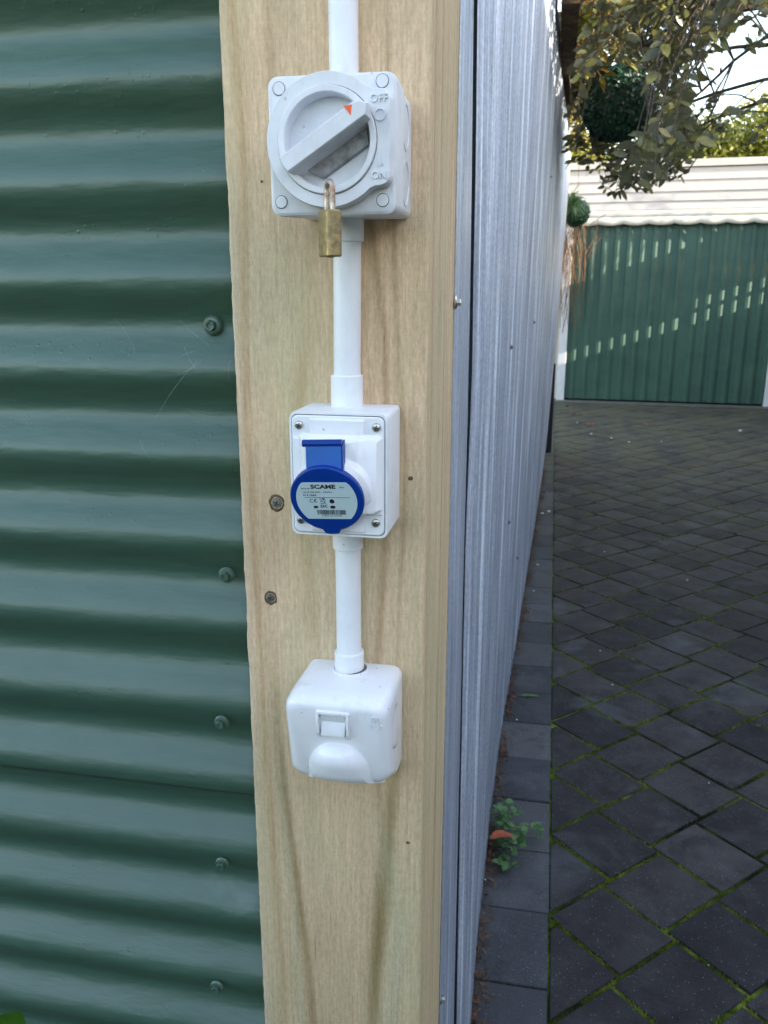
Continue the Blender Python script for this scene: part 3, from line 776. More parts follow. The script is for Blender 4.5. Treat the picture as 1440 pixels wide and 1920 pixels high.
# ================================================================== SOCKET BOX
sock = thing('socket_box', 'white outdoor socket box with a round blue flap cover', 'socket', (-.14, .60, 1.258))
KL = (-.14, .60, 1.258)
def kl(v): return [(a-KL[0], b-KL[1], c-KL[2]) for a, b, c in v]
cx, cz = -.1400, 1.3035
v, f = loft([rrect(cx+.0003, cz, .0336, .0430, .003, .5995), rrect(cx, cz, .0346, .0437, .005, .552), rrect(cx, cz, .0342, .0433, .005, .5495), rrect(cx, cz, .0328, .0419, .0046, .5495), rrect(cx, cz, .0328, .0419, .0046, .5515)])
mk('box', kl(v), f, 'white', sock)
v, f = loft([rrect(cx, cz, .0330, .0421, .0047, .5508), rrect(cx, cz, .0323, .0414, .0044, .5508)], False, False); mk('lid_seam', kl(v), f, 'seam', sock)
v, f = loft([rrect(cx, cz, .0322, .0413, .0042, .5515), rrect(cx, cz, .0322, .0413, .0042, .5490), rrect(cx, cz, .0314, .0405, .0040, .5482)])
mk('lid', kl(v), f, 'white_gloss', sock)
# raised centre field of the lid with screw bays left at the corners
def cross(w, h, bw, bh, y, ch):
    a, b = w-ch, h-ch; p, q = w-bw-ch, h-bh-ch
    return [(cx+sx, y, cz+sz) for sx, sz in ((p, b), (-p, b), (-p, q), (-a, q), (-a, -q), (-p, -q), (-p, -b), (p, -b), (p, -q), (a, -q), (a, q), (p, q))]
v, f = loft([cross(.0312, .0395, .0118, .0130, .5483, 0), cross(.0312, .0395, .0118, .0130, .5462, .0010)])
mk('lid_panel', kl(v), f, 'white_gloss', sock, smooth=25)
# angled hood that carries the socket: tall wedge, deepest at its foot
def quad(x0, x1, z0, z1, yt, yb, r=.002):
    return [(x1-r, yt, z1), (x0+r, yt, z1), (x0, yt, z1-r), (x0, yb, z0+r), (x0+r, yb, z0), (x1-r, yb, z0), (x1, yb, z0+r), (x1, yt, z1-r)]
v, f = loft([quad(-.1665, -.1085, 1.2795, 1.3330, .5468, .5468), quad(-.1640, -.1120, 1.2800, 1.3305, .5435, .5405), quad(-.1600, -.1290, 1.2810, 1.3285, .5370, .5340)])
mk('hood', kl(v), f, 'white_gloss', sock, smooth=25)
# lid disc: tilted to face down
tl = R(-19); dcx, dcz, dcy = -.1434, 1.2908, .5300
Mt = Matrix.Translation((dcx-KL[0], dcy-KL[1], dcz-KL[2])) @ Matrix.Rotation(R(-2.5), 4, 'Y') @ Matrix.Rotation(-tl, 4, 'X')
def tagged(vf): return xform(vf, Mt)
Rd = .0252
v, f = tagged(loft([circ(.0030, -.002, .0285, .024, 56), circ(.0018, -.001, .0268, .008, 56), circ(0, 0, .0235, .004, 56)]))
mk('socket_collar', v, f, 'white_gloss', sock)
def lidring(r, y, bumpd=.0030):
    pts = []
    for i in range(72):
        a = 2*math.pi*i/72; rr = r
        d = (math.degrees(a)-270+180) % 360-180
        rr += bumpd*max(0, min(1, (15-abs(d))/6.))**.8 if abs(d) < 15 else 0
        pts.append((rr*math.cos(a), y, rr*math.sin(a)))
    return pts
v, f = tagged(loft([lidring(Rd, .0040), lidring(Rd+.0002, .0008), lidring(Rd-.0006, 0), lidring(Rd-.0030, -.0002, .001), circ(0, 0, .0, -.0002, 72)], True, False))
flap = mk('flap_lid', v, f, 'blue', sock)
# strap and hinge bar
v, f = tagged(loft([[(-.0118, .0045+d, .0175), (.0125, .0045+d, .0175), (.0125, .0122+d, .0365), (-.0112, .0122+d, .0365)] for d in (0, -.0030)]))
mk('hinge_strap', v, f, 'blue_strap', sock)
v, f = tagged(loft([[(x, 0.0113+.0026*math.cos(R(30*i)), .0374+.0024*math.sin(R(30*i))) for i in range(12)] for x in (-.0136, -.0132, .0128, .0132)]))
mk('hinge_bar', v, f, 'blue', sock)
v, f = tagged(loft([[(a, .0090, .020), (a, .0018, .020), (a, .0095, .0365), (a, .0175, .0365)] for a in (.0125, .0137)]))
mk('hinge_web', v, f, 'blue', sock, smooth=0)
# printed label: a disc cut flat at top and bottom
def lab(y):
    pts = []
    for i in range(64):
        a = 2*math.pi*i/64; x, z = .0210*math.cos(a), .0210*math.sin(a)
        z = max(-.0148, min(.0142, z)); pts.append((x, y, z))
    return pts
v, f = tagged(loft([lab(-.0002), lab(-.00045)])); lb = mk('label', v, f, 'label', sock, smooth=0)
def ltext(s, size, x, z, sx=1, off=0, align='CENTER'):
    q = text('print', s, size, 'ink', lb, (0, 0, 0), ext=.00003, sx=1, off=off, align=align)
    q.matrix_local = Mt @ Matrix.Translation((x, -.00052, z)) @ Matrix.Rotation(R(90), 4, 'X') @ Matrix.Diagonal((sx, 1, 1, 1))
    return q
ltext('SCAME', .0043, -.0010, .0108, 1.28, .00016)
ltext('IP54', .0015, .0118, .0104, 1.2)
ltext('2P+E 6h', .0017, -.0165, .0094, 1.1, align='LEFT')
ltext('16A-6h 200-250V ~ 50/60Hz', .0017, -.0158, .0067, 1.02, align='LEFT')
ltext('413.1663', .0021, -.0158, .0043, 1.2, .00003, align='LEFT')
ltext('C\u20ac', .0040, -.0092, -.0004, 1.0)
ltext('UK', .0032, -.0026, .0010, .95, .00004); ltext('CA', .0030, -.0026, -.0016, .95, .00004)
ltext('EAC', .0031, -.0024, -.0046, .85, .00008)
def lmesh(vf, nm='print'):
    v, f = tagged(vf); return mk(nm, v, f, 'ink', lb, smooth=0)
YI0, YI1 = -.00046, -.00055
def lbar(x0, x1, z0, z1): return box(x0, x1, YI1, YI0, z0, z1)
lmesh(lbar(-.0150, .0168, .00225, .0025))
lmesh(loft([circ(.0036, -.0006, .0017, YI0, 20), circ(.0036, -.0006, .0017, YI1, 20)]))
lmesh(loft([circ(.0036, -.0052, .0019, YI0, 20, .0012), circ(.0036, -.0052, .0019, YI1, 20, .0012)]))
lmesh(loft([circ(-.0082, -.0052, .0017, YI0, 20, .0010), circ(-.0082, -.0052, .0017, YI1, 20, .0010)]))
bars = []; x = -.0078
while x < .0122:
    w = random.choice((.00016, .00016, .00030, .00045)); bars.append(lbar(x, x+w, -.0113, -.0075)); x += w+random.choice((.00018, .00025, .0004))
o = lmesh(join(*bars), 'barcode')
ltext('8 003133 441792', .0015, .0022, -.0124, 1.35)
def pan_screw(x, y, z, r, par, L, name='screw'):
    v, f = loft([circ(0, 0, r, .0006, 22), circ(0, 0, r, -.0004, 22), circ(0, 0, r*.82, -.0014, 22), circ(0, 0, r*.4, -.0018, 22)])
    o = mk(name, v, f, 'steel', par, loc=(x-L[0], y-L[1], z-L[2])); a = rnd(0, 1.5)
    sl = join(box(-r*.55, r*.55, -.0020, -.0014, -r*.11, r*.11), box(-r*.11, r*.11, -.00198, -.0014, -r*.55, r*.55))
    q = mk('screw_slot', *sl, 'dark_slot', o, smooth=0); q.rotation_euler = (0, a, 0)
    v, f = loft([circ(0, 0, r*1.25, .0004, 22), circ(0, 0, r*1.02, .0003, 22)], False, False); mk('screw_rim', v, f, 'seam', o)
for (x, z) in ((-.1668, 1.3382), (-.1130, 1.3380), (-.1670, 1.2712), (-.1135, 1.2716)):
    pan_screw(x, .5480, z, .0031, sock, KL)

# ================================================================== LOWEST OUTLET
out = thing('switched_outlet', 'glossy white rounded outlet with a small rocker switch, lowest on the post', 'outlet', (-.14, .60, 1.065))
OL = (-.14, .60, 1.065)
def ol(v): return [(a-OL[0], b-OL[1], c-OL[2]) for a, b, c in v]
def ofr(cx, zt, zb, hw, r, yt, yb):
    base = rrect(cx, (zt+zb)/2, hw, (zt-zb)/2, r, 0, 7)
    return [(x, yb+(yt-yb)*(z-zb)/(zt-zb), z) for x, _, z in base]
v, f = loft([ofr(-0.1414, 1.1410, 1.0525, 0.0382, .008, .5995, .5995), ofr(-0.1418, 1.1412, 1.0535, 0.0388, .010, .575, .580), ofr(-0.1426, 1.1405, 1.0605, 0.0396, .012, .5520, .566),
             ofr(-0.1429, 1.1392, 1.0630, 0.0392, .012, .5440, .5585), ofr(-0.1430, 1.1372, 1.0647, 0.0378, .011, .5395, .5545), ofr(-0.1430, 1.1345, 1.0670, 0.0358, .010, .5372, .5530), ofr(-0.1430, 1.1305, 1.0695, 0.0331, .009, .5370, .5512)])
mk('housing', ol(v), f, 'white_gloss', out, smooth=60)
def fy(z): return .5370+(.5512-.5370)*(1.1305-z)/.0545-.0001      # front face slope
# joint line between base and cover on the right/top
# dark round entry where the conduit goes in
v, f = loft([[(PXC+r*math.cos(R(12*i)), PYC+r*math.sin(R(12*i))*.9, z) for i in range(30)] for r, z in ((.0132, 1.1409), (.0120, 1.1420))])
mk('entry_rim', ol(v), f, 'seam', out)
v, f = loft([ringz(PXC, PYC, .0150, 1.1408, 40), ringz(PXC, PYC, .0148, 1.1418, 40), ringz(PXC, PYC, .0128, 1.1418, 40), ringz(PXC, PYC, .0128, 1.1400, 40)], False, False)
mk('entry_boss', ol(v), f, 'white_gloss', out)
# switch frame, rocker
sl = math.atan2(.5512-.5370, .0545)
def Ms(x, z, dy=0): return Matrix.Translation((x-OL[0], fy(z)+dy-OL[1], z-OL[2])) @ Matrix.Rotation(-sl*-1, 4, 'X')
def on_face(vf, x, z, dy=0): return xform(vf, Ms(x, z, dy))
fx0, fz0 = -.1440, 1.1188
fr_out = lambda y, d=0: rrect(0, 0, .0128-d, .0120-d, .0018, y, 3)
v, f = on_face(loft([fr_out(.001), fr_out(-.0016), fr_out(-.0020, .0006), rrect(0, 0, .0104, .0096, .001, -.0020, 3), rrect(0, 0, .0100, .0092, .001, .0, 3)], False, False), fx0, fz0)
fr = mk('switch_frame', v, f, 'white_gloss', out)
v, f = on_face(loft([rrect(0, 0, .0104, .0096, .001, .0000, 3), rrect(0, 0, .0092, .0086, .001, .0002, 3)], False, True), fx0, fz0, -.0002); mk('switch_gap', v, f, 'seam', fr)
rk = [(-.0089, .0082, -.0006), (-.0089, .0018, .0002), (-.0089, -.0004, -.0012), (-.0089, -.0066, -.0046), (-.0089, -.0084, -.0046), (-.0089, -.0084, .001), (-.0089, .0082, .001)]
v, f = on_face(loft([[(x, b, a) for _, a, b in rk] for x in (-.0088, .0088)]), fx0, fz0, -.0004)
mk('rocker', v, f, 'white', fr, smooth=30)
# side cheeks of the frame
for sx in (-1, 1):
    ck = [(.0105, -.0018), (.006, -.0042), (-.006, -.0050), (-.0125, -.0022), (-.0125, .001), (.0105, .001)]
    v, f = on_face(loft([[(sx*x, b, a) for a, b in ck] for x in (.0104, .0122)]), fx0, fz0); mk('switch_cheek', v, f, 'white_gloss', fr, smooth=25)
# half-round hood at the foot
def cone_ring(z, r, yo, lift=0, n=26):
    out_ = []
    for i in range(n):
        a = R(180+180*i/(n-1)); pr = -r*.95*math.sin(a)
        out_.append((-.1425+r*math.cos(a), fy(z)+.004+yo-pr, z+lift*pr))
    return out_
v, f = loft([cone_ring(1.1015, 0.0040, .0008), cone_ring(1.1000, 0.0107, .0014), cone_ring(1.0960, 0.0164, .0018), cone_ring(1.0900, 0.0215, .0035, .05), cone_ring(1.0830, 0.0254, .0055, .15), cone_ring(1.0760, 0.0278, .0075, .25), cone_ring(1.0650, 0.0296, .0090, .38), cone_ring(1.0550, 0.0310, .0105, .50)])
mk('outlet_hood', ol(v), f, 'white_gloss', out, smooth=50)
for (x, z) in ((-.1670, 1.0985), (-.1135, 1.0975)):
    v, f = on_face(loft([circ(0, 0, .0046, .0004, 28), circ(0, 0, .0044, -.0007, 28), circ(0, 0, .0036, -.0007, 28), circ(0, 0, .0034, .0002, 28)], False, True), x, z); mk('screw_plug', v, f, 'white_gloss', out)
q = text('lettering', 'IP53', .0062, 'white_gloss', out, (0, 0, 0), ext=.0002, bev=.00008); q.matrix_local = Ms(-.1118, 1.1195, -.0002) @ Matrix.Rotation(R(90), 4, 'X')
q = text('lettering', '[ll]', .0070, 'white_gloss', out, (0, 0, 0), ext=.0002, bev=.00008); q.matrix_local = Ms(-.1118, 1.1260, -.0002) @ Matrix.Rotation(R(90), 4, 'X')
v, f = loft([[(-.1046+d, .570+r*math.cos(R(15*i)), 1.105+r*1.2*math.sin(R(15*i))) for i in range(24)] for d, r in ((-.003, .0150), (.0016, .0148), (.0016, .0136), (.0008, .0132))])
mk('knockout', ol(v), f, 'white_gloss', out)

# ================================================================== GARAGE
GR = R(-3.5)
gar = thing('garage', 'cream weatherboard garage with a green ribbed steel door at the end of the drive', 'garage', (.18, 11.12, 0), GR)
def gb(name, b, mt, smooth=0, par=None): return mk(name, *b, mt, par or gar, smooth=smooth)
# ribbed door, two leaves
def ribbed(u0, u1, z0=.03, z1=2.15):
    P_ = .1475; prof = []; u = u0
    while u < u1-.005:
        for du, d in ((0, 0), (.052, 0), (.062, -.020), (.094, -.020), (.136, 0)):
            if u+du < u1: prof.append((u+du, d))
        u += P_
    prof.append((u1, 0))
    vs = [(a, d-.01, z) for z in (z0, z1) for a, d in prof]; n = len(prof)
    return vs, [(i, i+1, n+i+1, n+i) for i in range(n-1)]
o = gb('door_panel', ribbed(.0, 1.350), 'door_green'); o2 = gb('door_panel', ribbed(1.395, 2.375), 'door_green')
gb('door_joint', box(1.350, 1.395, -.012, .02, .03, 2.15), 'door_green')
gb('door_backing', box(-.02, 2.40, .03, .06, .0, 2.2), 'black_timber')
gb('trim', cbox(-.105, -.002, -.040, .04, 0, 2.2, .004), 'trim_white', 30)
gb('trim', cbox(2.378, 2.60, -.040, .04, 0, 2.2, .004), 'trim_white', 30)
# weatherboards: wedge-shaped boards, each its own part
def board(u0, u1, z0, z1):
    sec = [(.0, z0), (-.026, z0), (-.010, z1+.012), (.0, z1+.012)]
    return loft([[(u, y, z) for y, z in sec] for u in (u0, u1)])
lv = [2.185, 2.30, 2.395, 2.50, 2.625, 2.745]
for a, b in zip(lv, lv[1:]): gb('weatherboard', board(-.55, 3.42, a, b), 'cream')
for u0, u1 in ((-.55, -.107), (2.602, 3.42)):
    for k in range(17): gb('weatherboard', board(u0, u1, .02+k*.1275, .02+(k+1)*.1275 if k < 16 else 2.172), 'cream')
gb('cap_flashing', cbox(-.57, 3.44, -.045, .05, 2.765, 2.845, .004), 'cream', 30)
gb('roof', box(-.57, 3.44, .05, 5.6, 2.80, 2.83), 'roof')
gb('wall', box(-.55, -.50, .03, 5.5, 0, 2.8), 'cream'); gb('wall', box(3.37, 3.42, .03, 5.5, 0, 2.8), 'cream'); gb('wall', box(-.49, 3.36, 5.45, 5.5, 0, 2.8), 'cream')
aw = thing('awning', 'rolled cream awning with a scalloped edge above the green garage door', 'awning', (0, 0, 0))
aw.parent = None
AWM = Matrix.Translation((.18, 11.12, 0)) @ Matrix.Rotation(GR, 4, 'Z'); aw.matrix_world = AWM
v, f = loft([[(u, -.058+.030*math.cos(R(30*i)), 2.245+.045*math.sin(R(30*i))) for i in range(12)] for u in (-.1, 2.62)])
mk('roll', v, f, 'awning', aw, smooth=50)
vs, fs = [], []; nn = 240
for i in range(nn+1):
    u = -.1+2.72*i/nn; ph = (u/.292) % 1
    zb = 2.142-.022*math.sin(math.pi*ph)**.7
    yy = -.088-.006*math.sin(2*math.pi*u/.292)
    vs += [(u, yy+.004, 2.215), (u, yy, (2.215+zb)/2), (u, yy, zb)]
for i in range(nn):
    a = 3*i; fs += [(a, a+3, a+4, a+1), (a+1, a+4, a+5, a+2)]
q = mk('valance', vs, fs, 'awning', aw, smooth=60); md = q.modifiers.new('thickness', 'SOLIDIFY'); md.thickness = .002
ap = mk('apron', *box(-.30, 4.2, -.20, .03, -.03, .004), 'concrete', smooth=0); ap['kind'] = 'structure'; ap.name = 'concrete_apron'; ap.matrix_world = AWM

# house and slotted fence added out of frame: shade the drive, stripe the door
nh = thing('shade_house', 'unseen house wall added on the right to shade the drive', 'house', (3.6, 0, 0))
mk('wall', *box(0, 5, -7, 7.2, 0, 3.19), 'house', nh, smooth=0)
mk('eave', *box(-.25, 5.2, -7.2, 7.4, 3.192, 3.33), 'trim_white', nh, smooth=0)
nf = thing('shade_fence', 'unseen brown fence added with slots to stripe the sun on the garage door', 'fence', (3.6, 7.42, 0))
for (z0, z1, y0, y1) in ((0, 1.61, 0, 3.50), (1.755, 1.80, 0, 3.50), (1.92, 2.56, 0, 3.50)):
    mk('panel', *box(0, .03, y0, y1, z0, z1), 'fence', nf, smooth=0)
mk('panel', *box(0, .03, 0, 3.22, 1.801, 1.919), 'fence', nf, smooth=0)
for yy in (.0, 1.5): mk('post', *box(-.09, -.001, yy, yy+.09, 0, 2.6), 'fence', nf, smooth=0)

# fences and hedge added out of view to darken the horizon in reflections
bf = thing('backdrop_fence', 'unseen brown fence added behind the photographer to darken reflections', 'fence', (0, -5.2, 0))
mk('panel', *box(-9, 3.4, 0, .04, 0, 1.6), 'fence', bf, smooth=0)
for k in range(6): mk('post', *box(-8.8+2.4*k, -8.7+2.4*k, .041, .14, 0, 1.65), 'fence', bf, smooth=0)
bh = thing('side_backdrop_fence', 'unseen brown fence added left of the photographer to darken reflections', 'fence', (-7.5, 0, 0))
mk('panel', *box(0, .04, -5.1, 1.5, 0, 1.6), 'fence', bh, smooth=0)
hg = thing('hedge', 'unseen dark green hedge added behind the photographer to darken reflections', 'hedge', (-3, -6.2, 0))
V, Fc = [], []
for i in range(7000):
    p = Vector((rnd(-6, 6.3), rnd(-.5, .5), rnd(.4, 2.0)+.15*math.sin(i))); d = Vector((rnd(-1, 1), rnd(-1, 1), rnd(-.5, 1))).normalized(); u = d.orthogonal().normalized()*.10; w = d.cross(u)
    b = len(V); V += [tuple(p-u), tuple(p+w), tuple(p+u), tuple(p-w)]; Fc.append((b, b+1, b+2, b+3))
me = bpy.data.meshes.new('foliage'); me.from_pydata(V, [], Fc); me.materials.append(M['far_leaf']); q = link('foliage', me, hg); q['kind'] = 'stuff'

# ================================================================== VEGETATION
def leafmesh(name, ln, wd, mt, fold=.18, bend=.15, segs_=4):
    vs, fs = [], []
    for i in range(segs_+1):
        t = i/segs_; w = wd*.5*max(.02, math.sin(math.pi*t**.85))**.75; y = ln*t; z = -bend*ln*t*t
        vs += [(-w, y, z+fold*w), (0, y, z), (w, y, z+fold*w)]
    for i in range(segs_):
        a = 3*i; fs += [(a, a+1, a+4, a+3), (a+1, a+2, a+5, a+4)]
    me = bpy.data.meshes.new(name); me.from_pydata(vs, [], fs); me.update(); me.materials.append(M[mt])
    me.polygons.foreach_set('use_smooth', [True]*len(me.polygons)); return me
def leaf_mat4(p, d, roll, s):
    d = Vector(d).normalized(); q = d.to_track_quat('Y', 'Z')
    return Matrix.Translation(p) @ q.to_matrix().to_4x4() @ Matrix.Rotation(roll, 4, 'Y') @ Matrix.Diagonal((s, s, s, 1))
CAMP = Vector((0, 0, 1.43))
def cam_px(p):
    v = Vector(p)-CAMP; d = v.dot(fwd)
    if d < .05: return None
    return (720+F_PX*v.dot(right)/d, 960-F_PX*v.dot(up)/d, d)
def build_leaves(root, meshes, mats, maxn=290):
    """largest visible ones as parts, the rest joined"""
    sc = []
    for mm in mats:
        q = cam_px(mm.translation)
        vis = q and -20 < q[0] < 1460 and -20 < q[1] < 1940
        sc.append((0 if not vis else mm.to_scale().x/q[2], mm))
    sc.sort(key=lambda a: -a[0])
    inv = Matrix.Translation(root.location).inverted()
    for _, mm in sc[:maxn]:
        if _ <= 0: break
        o = link('leaf', random.choice(meshes), root); o.matrix_local = inv @ mm
    rest = [mm for s_, mm in sc[maxn:]]+[mm for s_, mm in sc[:maxn] if s_ <= 0]
    V, Fc = [], []
    src = [([v.co.copy() for v in me.vertices], [tuple(p.vertices) for p in me.polygons]) for me in meshes]
    for mm in rest:
        vs, fs = random.choice(src); b = len(V); m2 = inv @ mm
        V += [tuple(m2 @ v) for v in vs]; Fc += [tuple(i+b for i in f) for f in fs]
    if V:
        me = bpy.data.meshes.new('foliage'); me.from_pydata(V, [], Fc); me.update()
        me.polygons.foreach_set('use_smooth', [True]*len(me.polygons)); me.materials.append(meshes[0].materials[0])
        o = link('foliage', me, root); o['kind'] = 'stuff'
def local(root, vf): return [tuple(Vector(v)-root.location) for v in vf[0]], vf[1]

tree = thing('tree', 'grey-green broad-leaved tree hanging its branches over the drive', 'tree', (1.75, 4.1, 0))
def curve(a, b, sag, n=7, wob=.03):
    a, b = Vector(a), Vector(b); out = []
    o1 = Vector((rnd(-1, 1), rnd(-1, 1), rnd(-1, 1)))*wob
    for i in range(n):
        t = i/(n-1); p = a.lerp(b, t)+Vector((0, 0, sag*4*t*(1-t)))+o1*math.sin(math.pi*t)
        out.append(p)
    return out
tk = curve((1.75, 4.1, 0), (1.62, 4.0, 2.3), 0, 7, .05)
mk('trunk', *local(tree, tube(tk, [.085, .075, .07, .066, .06, .055, .05], 10)), 'bark', tree)
limbs = []
for (e, r) in (((.16, 4.95, 2.12), .012), ((.42, 5.05, 2.10), .012), ((.05, 5.2, 2.40), .012), ((.30, 3.9, 2.35), .014), ((.62, 4.5, 2.30), .014), ((.10, 4.3, 2.75), .014), ((1.15, 3.5, 2.45), .014), ((.15, 3.6, 2.95), .026), ((.45, 4.4, 3.15), .026), ((.35, 4.7, 2.70), .02), ((.75, 3.0, 2.85), .022), ((1.0, 3.8, 3.5), .024), ((.9, 5.0, 3.1), .02), ((1.4, 3.2, 3.1), .022), ((.55, 3.7, 2.55), .015), ((.95, 4.3, 2.50), .014)):
    c = curve((1.62, 4.0, 2.25), e, .22, 9, .10); limbs.append(c)
    mk('branch', *local(tree, tube(c, [r*(1-.07*i) for i in range(9)], 7)), 'bark', tree)
ENV = [(-.02, .155), (.015, .112), (.054, .096), (.098, .094), (.12, .118), (.147, .138), (.21, .145), (.4, .16)]
leaves, twigs = [], []
tries = 0; placed = 0
while placed < 430 and tries < 40000:
    tries += 1
    Y = rnd(2.9, 5.5); X = rnd(.02, 1.5)
    q = X/Y
    if q > .33: continue
    zl = 1.43+Y*interp(ENV, q)
    zt = min(3.3, zl+1.15)
    Z = zl+.015+(zt-zl)*rnd(0, 1)**1.45
    el = (Z-1.43)/Y
    # open windows where the sky shows
    dens = 1.0
    if .115 < q < .165 and .165 < el < .225: dens = .10
    elif q > .165 and .15 < el < .24: dens = .22
    elif q > .16 and el > .22: dens = .20
    elif q > .10 and el < .165: dens = .8
    elif q < .045 and el > .15: dens = .40
    if noise.noise(Vector((X*4.2, Y*1.2, Z*4.2))) < rnd(-.35, .15): dens *= .15
    if rnd(0, 1) > dens: continue
    tip = Vector((X, Y, Z))
    best = min((p for c in limbs for p in c[2:]), key=lambda p: (p-tip).length+.5*max(0, tip.z-p.z))
    near_ = sorted((p for c in limbs for p in c[2:] if (p-tip).length < 1.15), key=lambda p: (p-tip).length)[:9]
    if not near_: continue
    best = random.choice(near_)
    if (best-tip).length < .15: continue
    u_ = Vector((.245, 4.45, 2.250))-CAMP
    def blocks(p):
        w_ = p-CAMP; pr = w_.dot(u_)/u_.length_squared
        return p.y < 4.7 and (w_-u_*pr).length/max(pr, .1) < .155
    if any(blocks(best.lerp(tip, k/5)+Vector((0, 0, .05*math.sin(math.pi*k/5)))) for k in range(1, 6)): continue
    placed += 1
    c = curve(best, tip, rnd(-.05, .16), 7, .12)
    if any(blocks(p) for p in c): placed -= 1; continue
    if sum(1 for p in c if .125 < p.x/p.y < .235 and .163 < (p.z-1.43)/p.y < .24) >= 2 and rnd(0, 1) < .72: placed -= .8; continue
    twigs.append(tube(c, [.005, .0042, .0036, .003, .0024, .002, .0014], 5))
    total = (tip-best).length; nl = random.randint(11, 17); span = min(.34, total)
    for i in range(nl):
        t = 1-(span/total)*(i/nl)
        k = t*6; j = min(5, int(k)); p = c[j].lerp(c[j+1], k-j)
        tdir = (c[j+1]-c[j]).normalized()
        u_ = Vector((.245, 4.45, 2.250))-CAMP; w_ = p-CAMP; pr = w_.dot(u_)/u_.length_squared
        if p.y < 4.7 and (w_-u_*pr).length/max(pr, .1) < .178: continue
        qq, ee = p.x/p.y, (p.z-1.43)/p.y
        if .125 < qq < .235 and .163 < ee < .24 and noise.noise(Vector((qq*30, ee*30, 2))) > .32: continue
        a = rnd(0, 6.28); sd = Vector((math.cos(a), math.sin(a), rnd(-.9, .7))).normalized()
        d = (tdir*rnd(.1, .7)+sd).normalized()
        leaves.append(leaf_mat4(p, d, rnd(-1.6, 1.6), rnd(.72, 1.2)))
v, f = join(*twigs); o = mk('twigs', *local(tree, (v, f)), 'bark', tree); o['kind'] = 'stuff'
lm = [leafmesh('leaf', .062, .029, 'leaf', .2, .06), leafmesh('leaf', .052, .026, 'leaf', .3, .14), leafmesh('leaf', .058, .023, 'leaf', .1, .03)]
build_leaves(tree, lm, leaves)

# dry vine over the fence top and on the garage corner
vine = thing('climbing_vine', 'half-dry brown and yellow vine sprawling over the top of the steel fence', 'vine', (.1, 5.5, 2.4))
vl, vt = [], []
for i in range(150):
    y = rnd(3.6, 7.6); a = Vector((rnd(-.02, .06)+.0*y, y, rnd(2.45, 2.9))); b = a+Vector((rnd(.02, .34), rnd(-.5, .5), rnd(-.30, .35)))
    if b.z < 2.12+.02*y: b.z = 2.3
    c = curve(a, b, rnd(-.03, .12), 6, .07); vt.append(tube(c, [.004, .003, .0026, .0022, .0018, .001], 4))
    for k in range(9):
        p = c[random.randint(1, 5)]+Vector((rnd(-.03, .03), rnd(-.05, .05), rnd(-.03, .03)))
        vl.append(leaf_mat4(p, (rnd(-1, 1), rnd(-1, 1), rnd(-1, .4)), rnd(-2, 2), rnd(.6, 1.3)))
o = mk('stems', *local(vine, join(*vt)), 'vine', vine); o['kind'] = 'stuff'
build_leaves(vine, [leafmesh('leaf', .07, .040, 'vine_leaf', .3, .3), leafmesh('leaf', .055, .022, 'vine_leaf', .3, .4)], vl, 200)
tend = thing('dry_creeper', 'bare tangled brown creeper stems on the left trim of the garage door', 'creeper', (.15, 10.9, 1.2))
tt = []
for i in range(85):
    x = rnd(-.03, .26)
    a = Vector((rnd(-.02, .55) if i % 3 == 0 else x, rnd(10.82, 10.98), rnd(1.9, 2.3))); b = a+Vector((rnd(-.16, .10), rnd(-.03, .03), -rnd(.3, 1.35)*(.35 if a.x > .25 else 1)))
    b.x = min(b.x, .33); tt.append(tube(curve(a, b, rnd(-.05, .05), 9, .09), rnd(.0018, .0042), 4))
mk('stems', *local(tend, join(*tt)), 'vine', tend)

bb = thing('shadow_branches', 'unseen bare branches added to cast twig shadows on the garage boards', 'shrub', (3.45, 10.4, 0))  # out of view, added for the twig shadows on the weatherboards
bt = [tube(curve((3.45, 10.4, 0), (3.35, 10.45, 2.4), 0, 7, .05), [.02, .018, .016, .014, .013, .012, .011], 6)]
for i in range(16):
    a = Vector((3.35, 10.45, rnd(1.9, 2.4))); b = a+Vector((rnd(-.55, .1), rnd(-.1, .28), rnd(.6, 1.3))); c = curve(a, b, rnd(-.1, .1), 8, .12); bt.append(tube(c, rnd(.003, .009), 4))
    d = c[4]; bt.append(tube(curve(d, d+Vector((rnd(-.3, .1), rnd(-.05, .1), rnd(.1, .5))), .02, 5, .05), .003, 4))
mk('stems', *local(bb, join(*bt)), 'bark', bb)

# topiary balls
def ball(label, c, r, n, hang):
    t = thing('topiary_ball', label, 'topiary ball', c, group='hanging topiary balls')
    bm = bmesh.new(); bmesh.ops.create_icosphere(bm, subdivisions=3, radius=r*.93)
    for v in bm.verts: v.co *= 1+.05*noise.noise(v.co*18)
    me = bpy.data.meshes.new('core'); bm.to_mesh(me); bm.free(); me.materials.append(M['topiary']); link('core', me, t)
    V, Fc = [], []
    for i in range(n):
        d = Vector((random.gauss(0, 1), random.gauss(0, 1), random.gauss(0, 1))).normalized()
        p = d*r*(rnd(.90, 1.045)+.05*noise.noise(d*5)); s = r*rnd(.05, .095)
        u = d.orthogonal().normalized(); u.rotate(Matrix.Rotation(rnd(0, 6.28), 3, d)); w = d.cross(u)
        u = (u+d*rnd(.1, .9)).normalized()
        b = len(V); V += [tuple(p-u*s), tuple(p+w*s*.5), tuple(p+u*s), tuple(p-w*s*.5)]; Fc.append((b, b+1, b+2, b+3))
    me = bpy.data.meshes.new('leaves'); me.from_pydata(V, [], Fc); me.materials.append(M['topiary'])
    o = link('leaves', me, t); o['kind'] = 'stuff'
    mk('cord', *tube([(0, 0, r*.9), (0, 0, r+hang)], .002, 5), 'vine', t)
ball('large dark green ball of clipped leaves hanging under the tree', (.245, 4.45, 2.250), .163, 9000, .55)
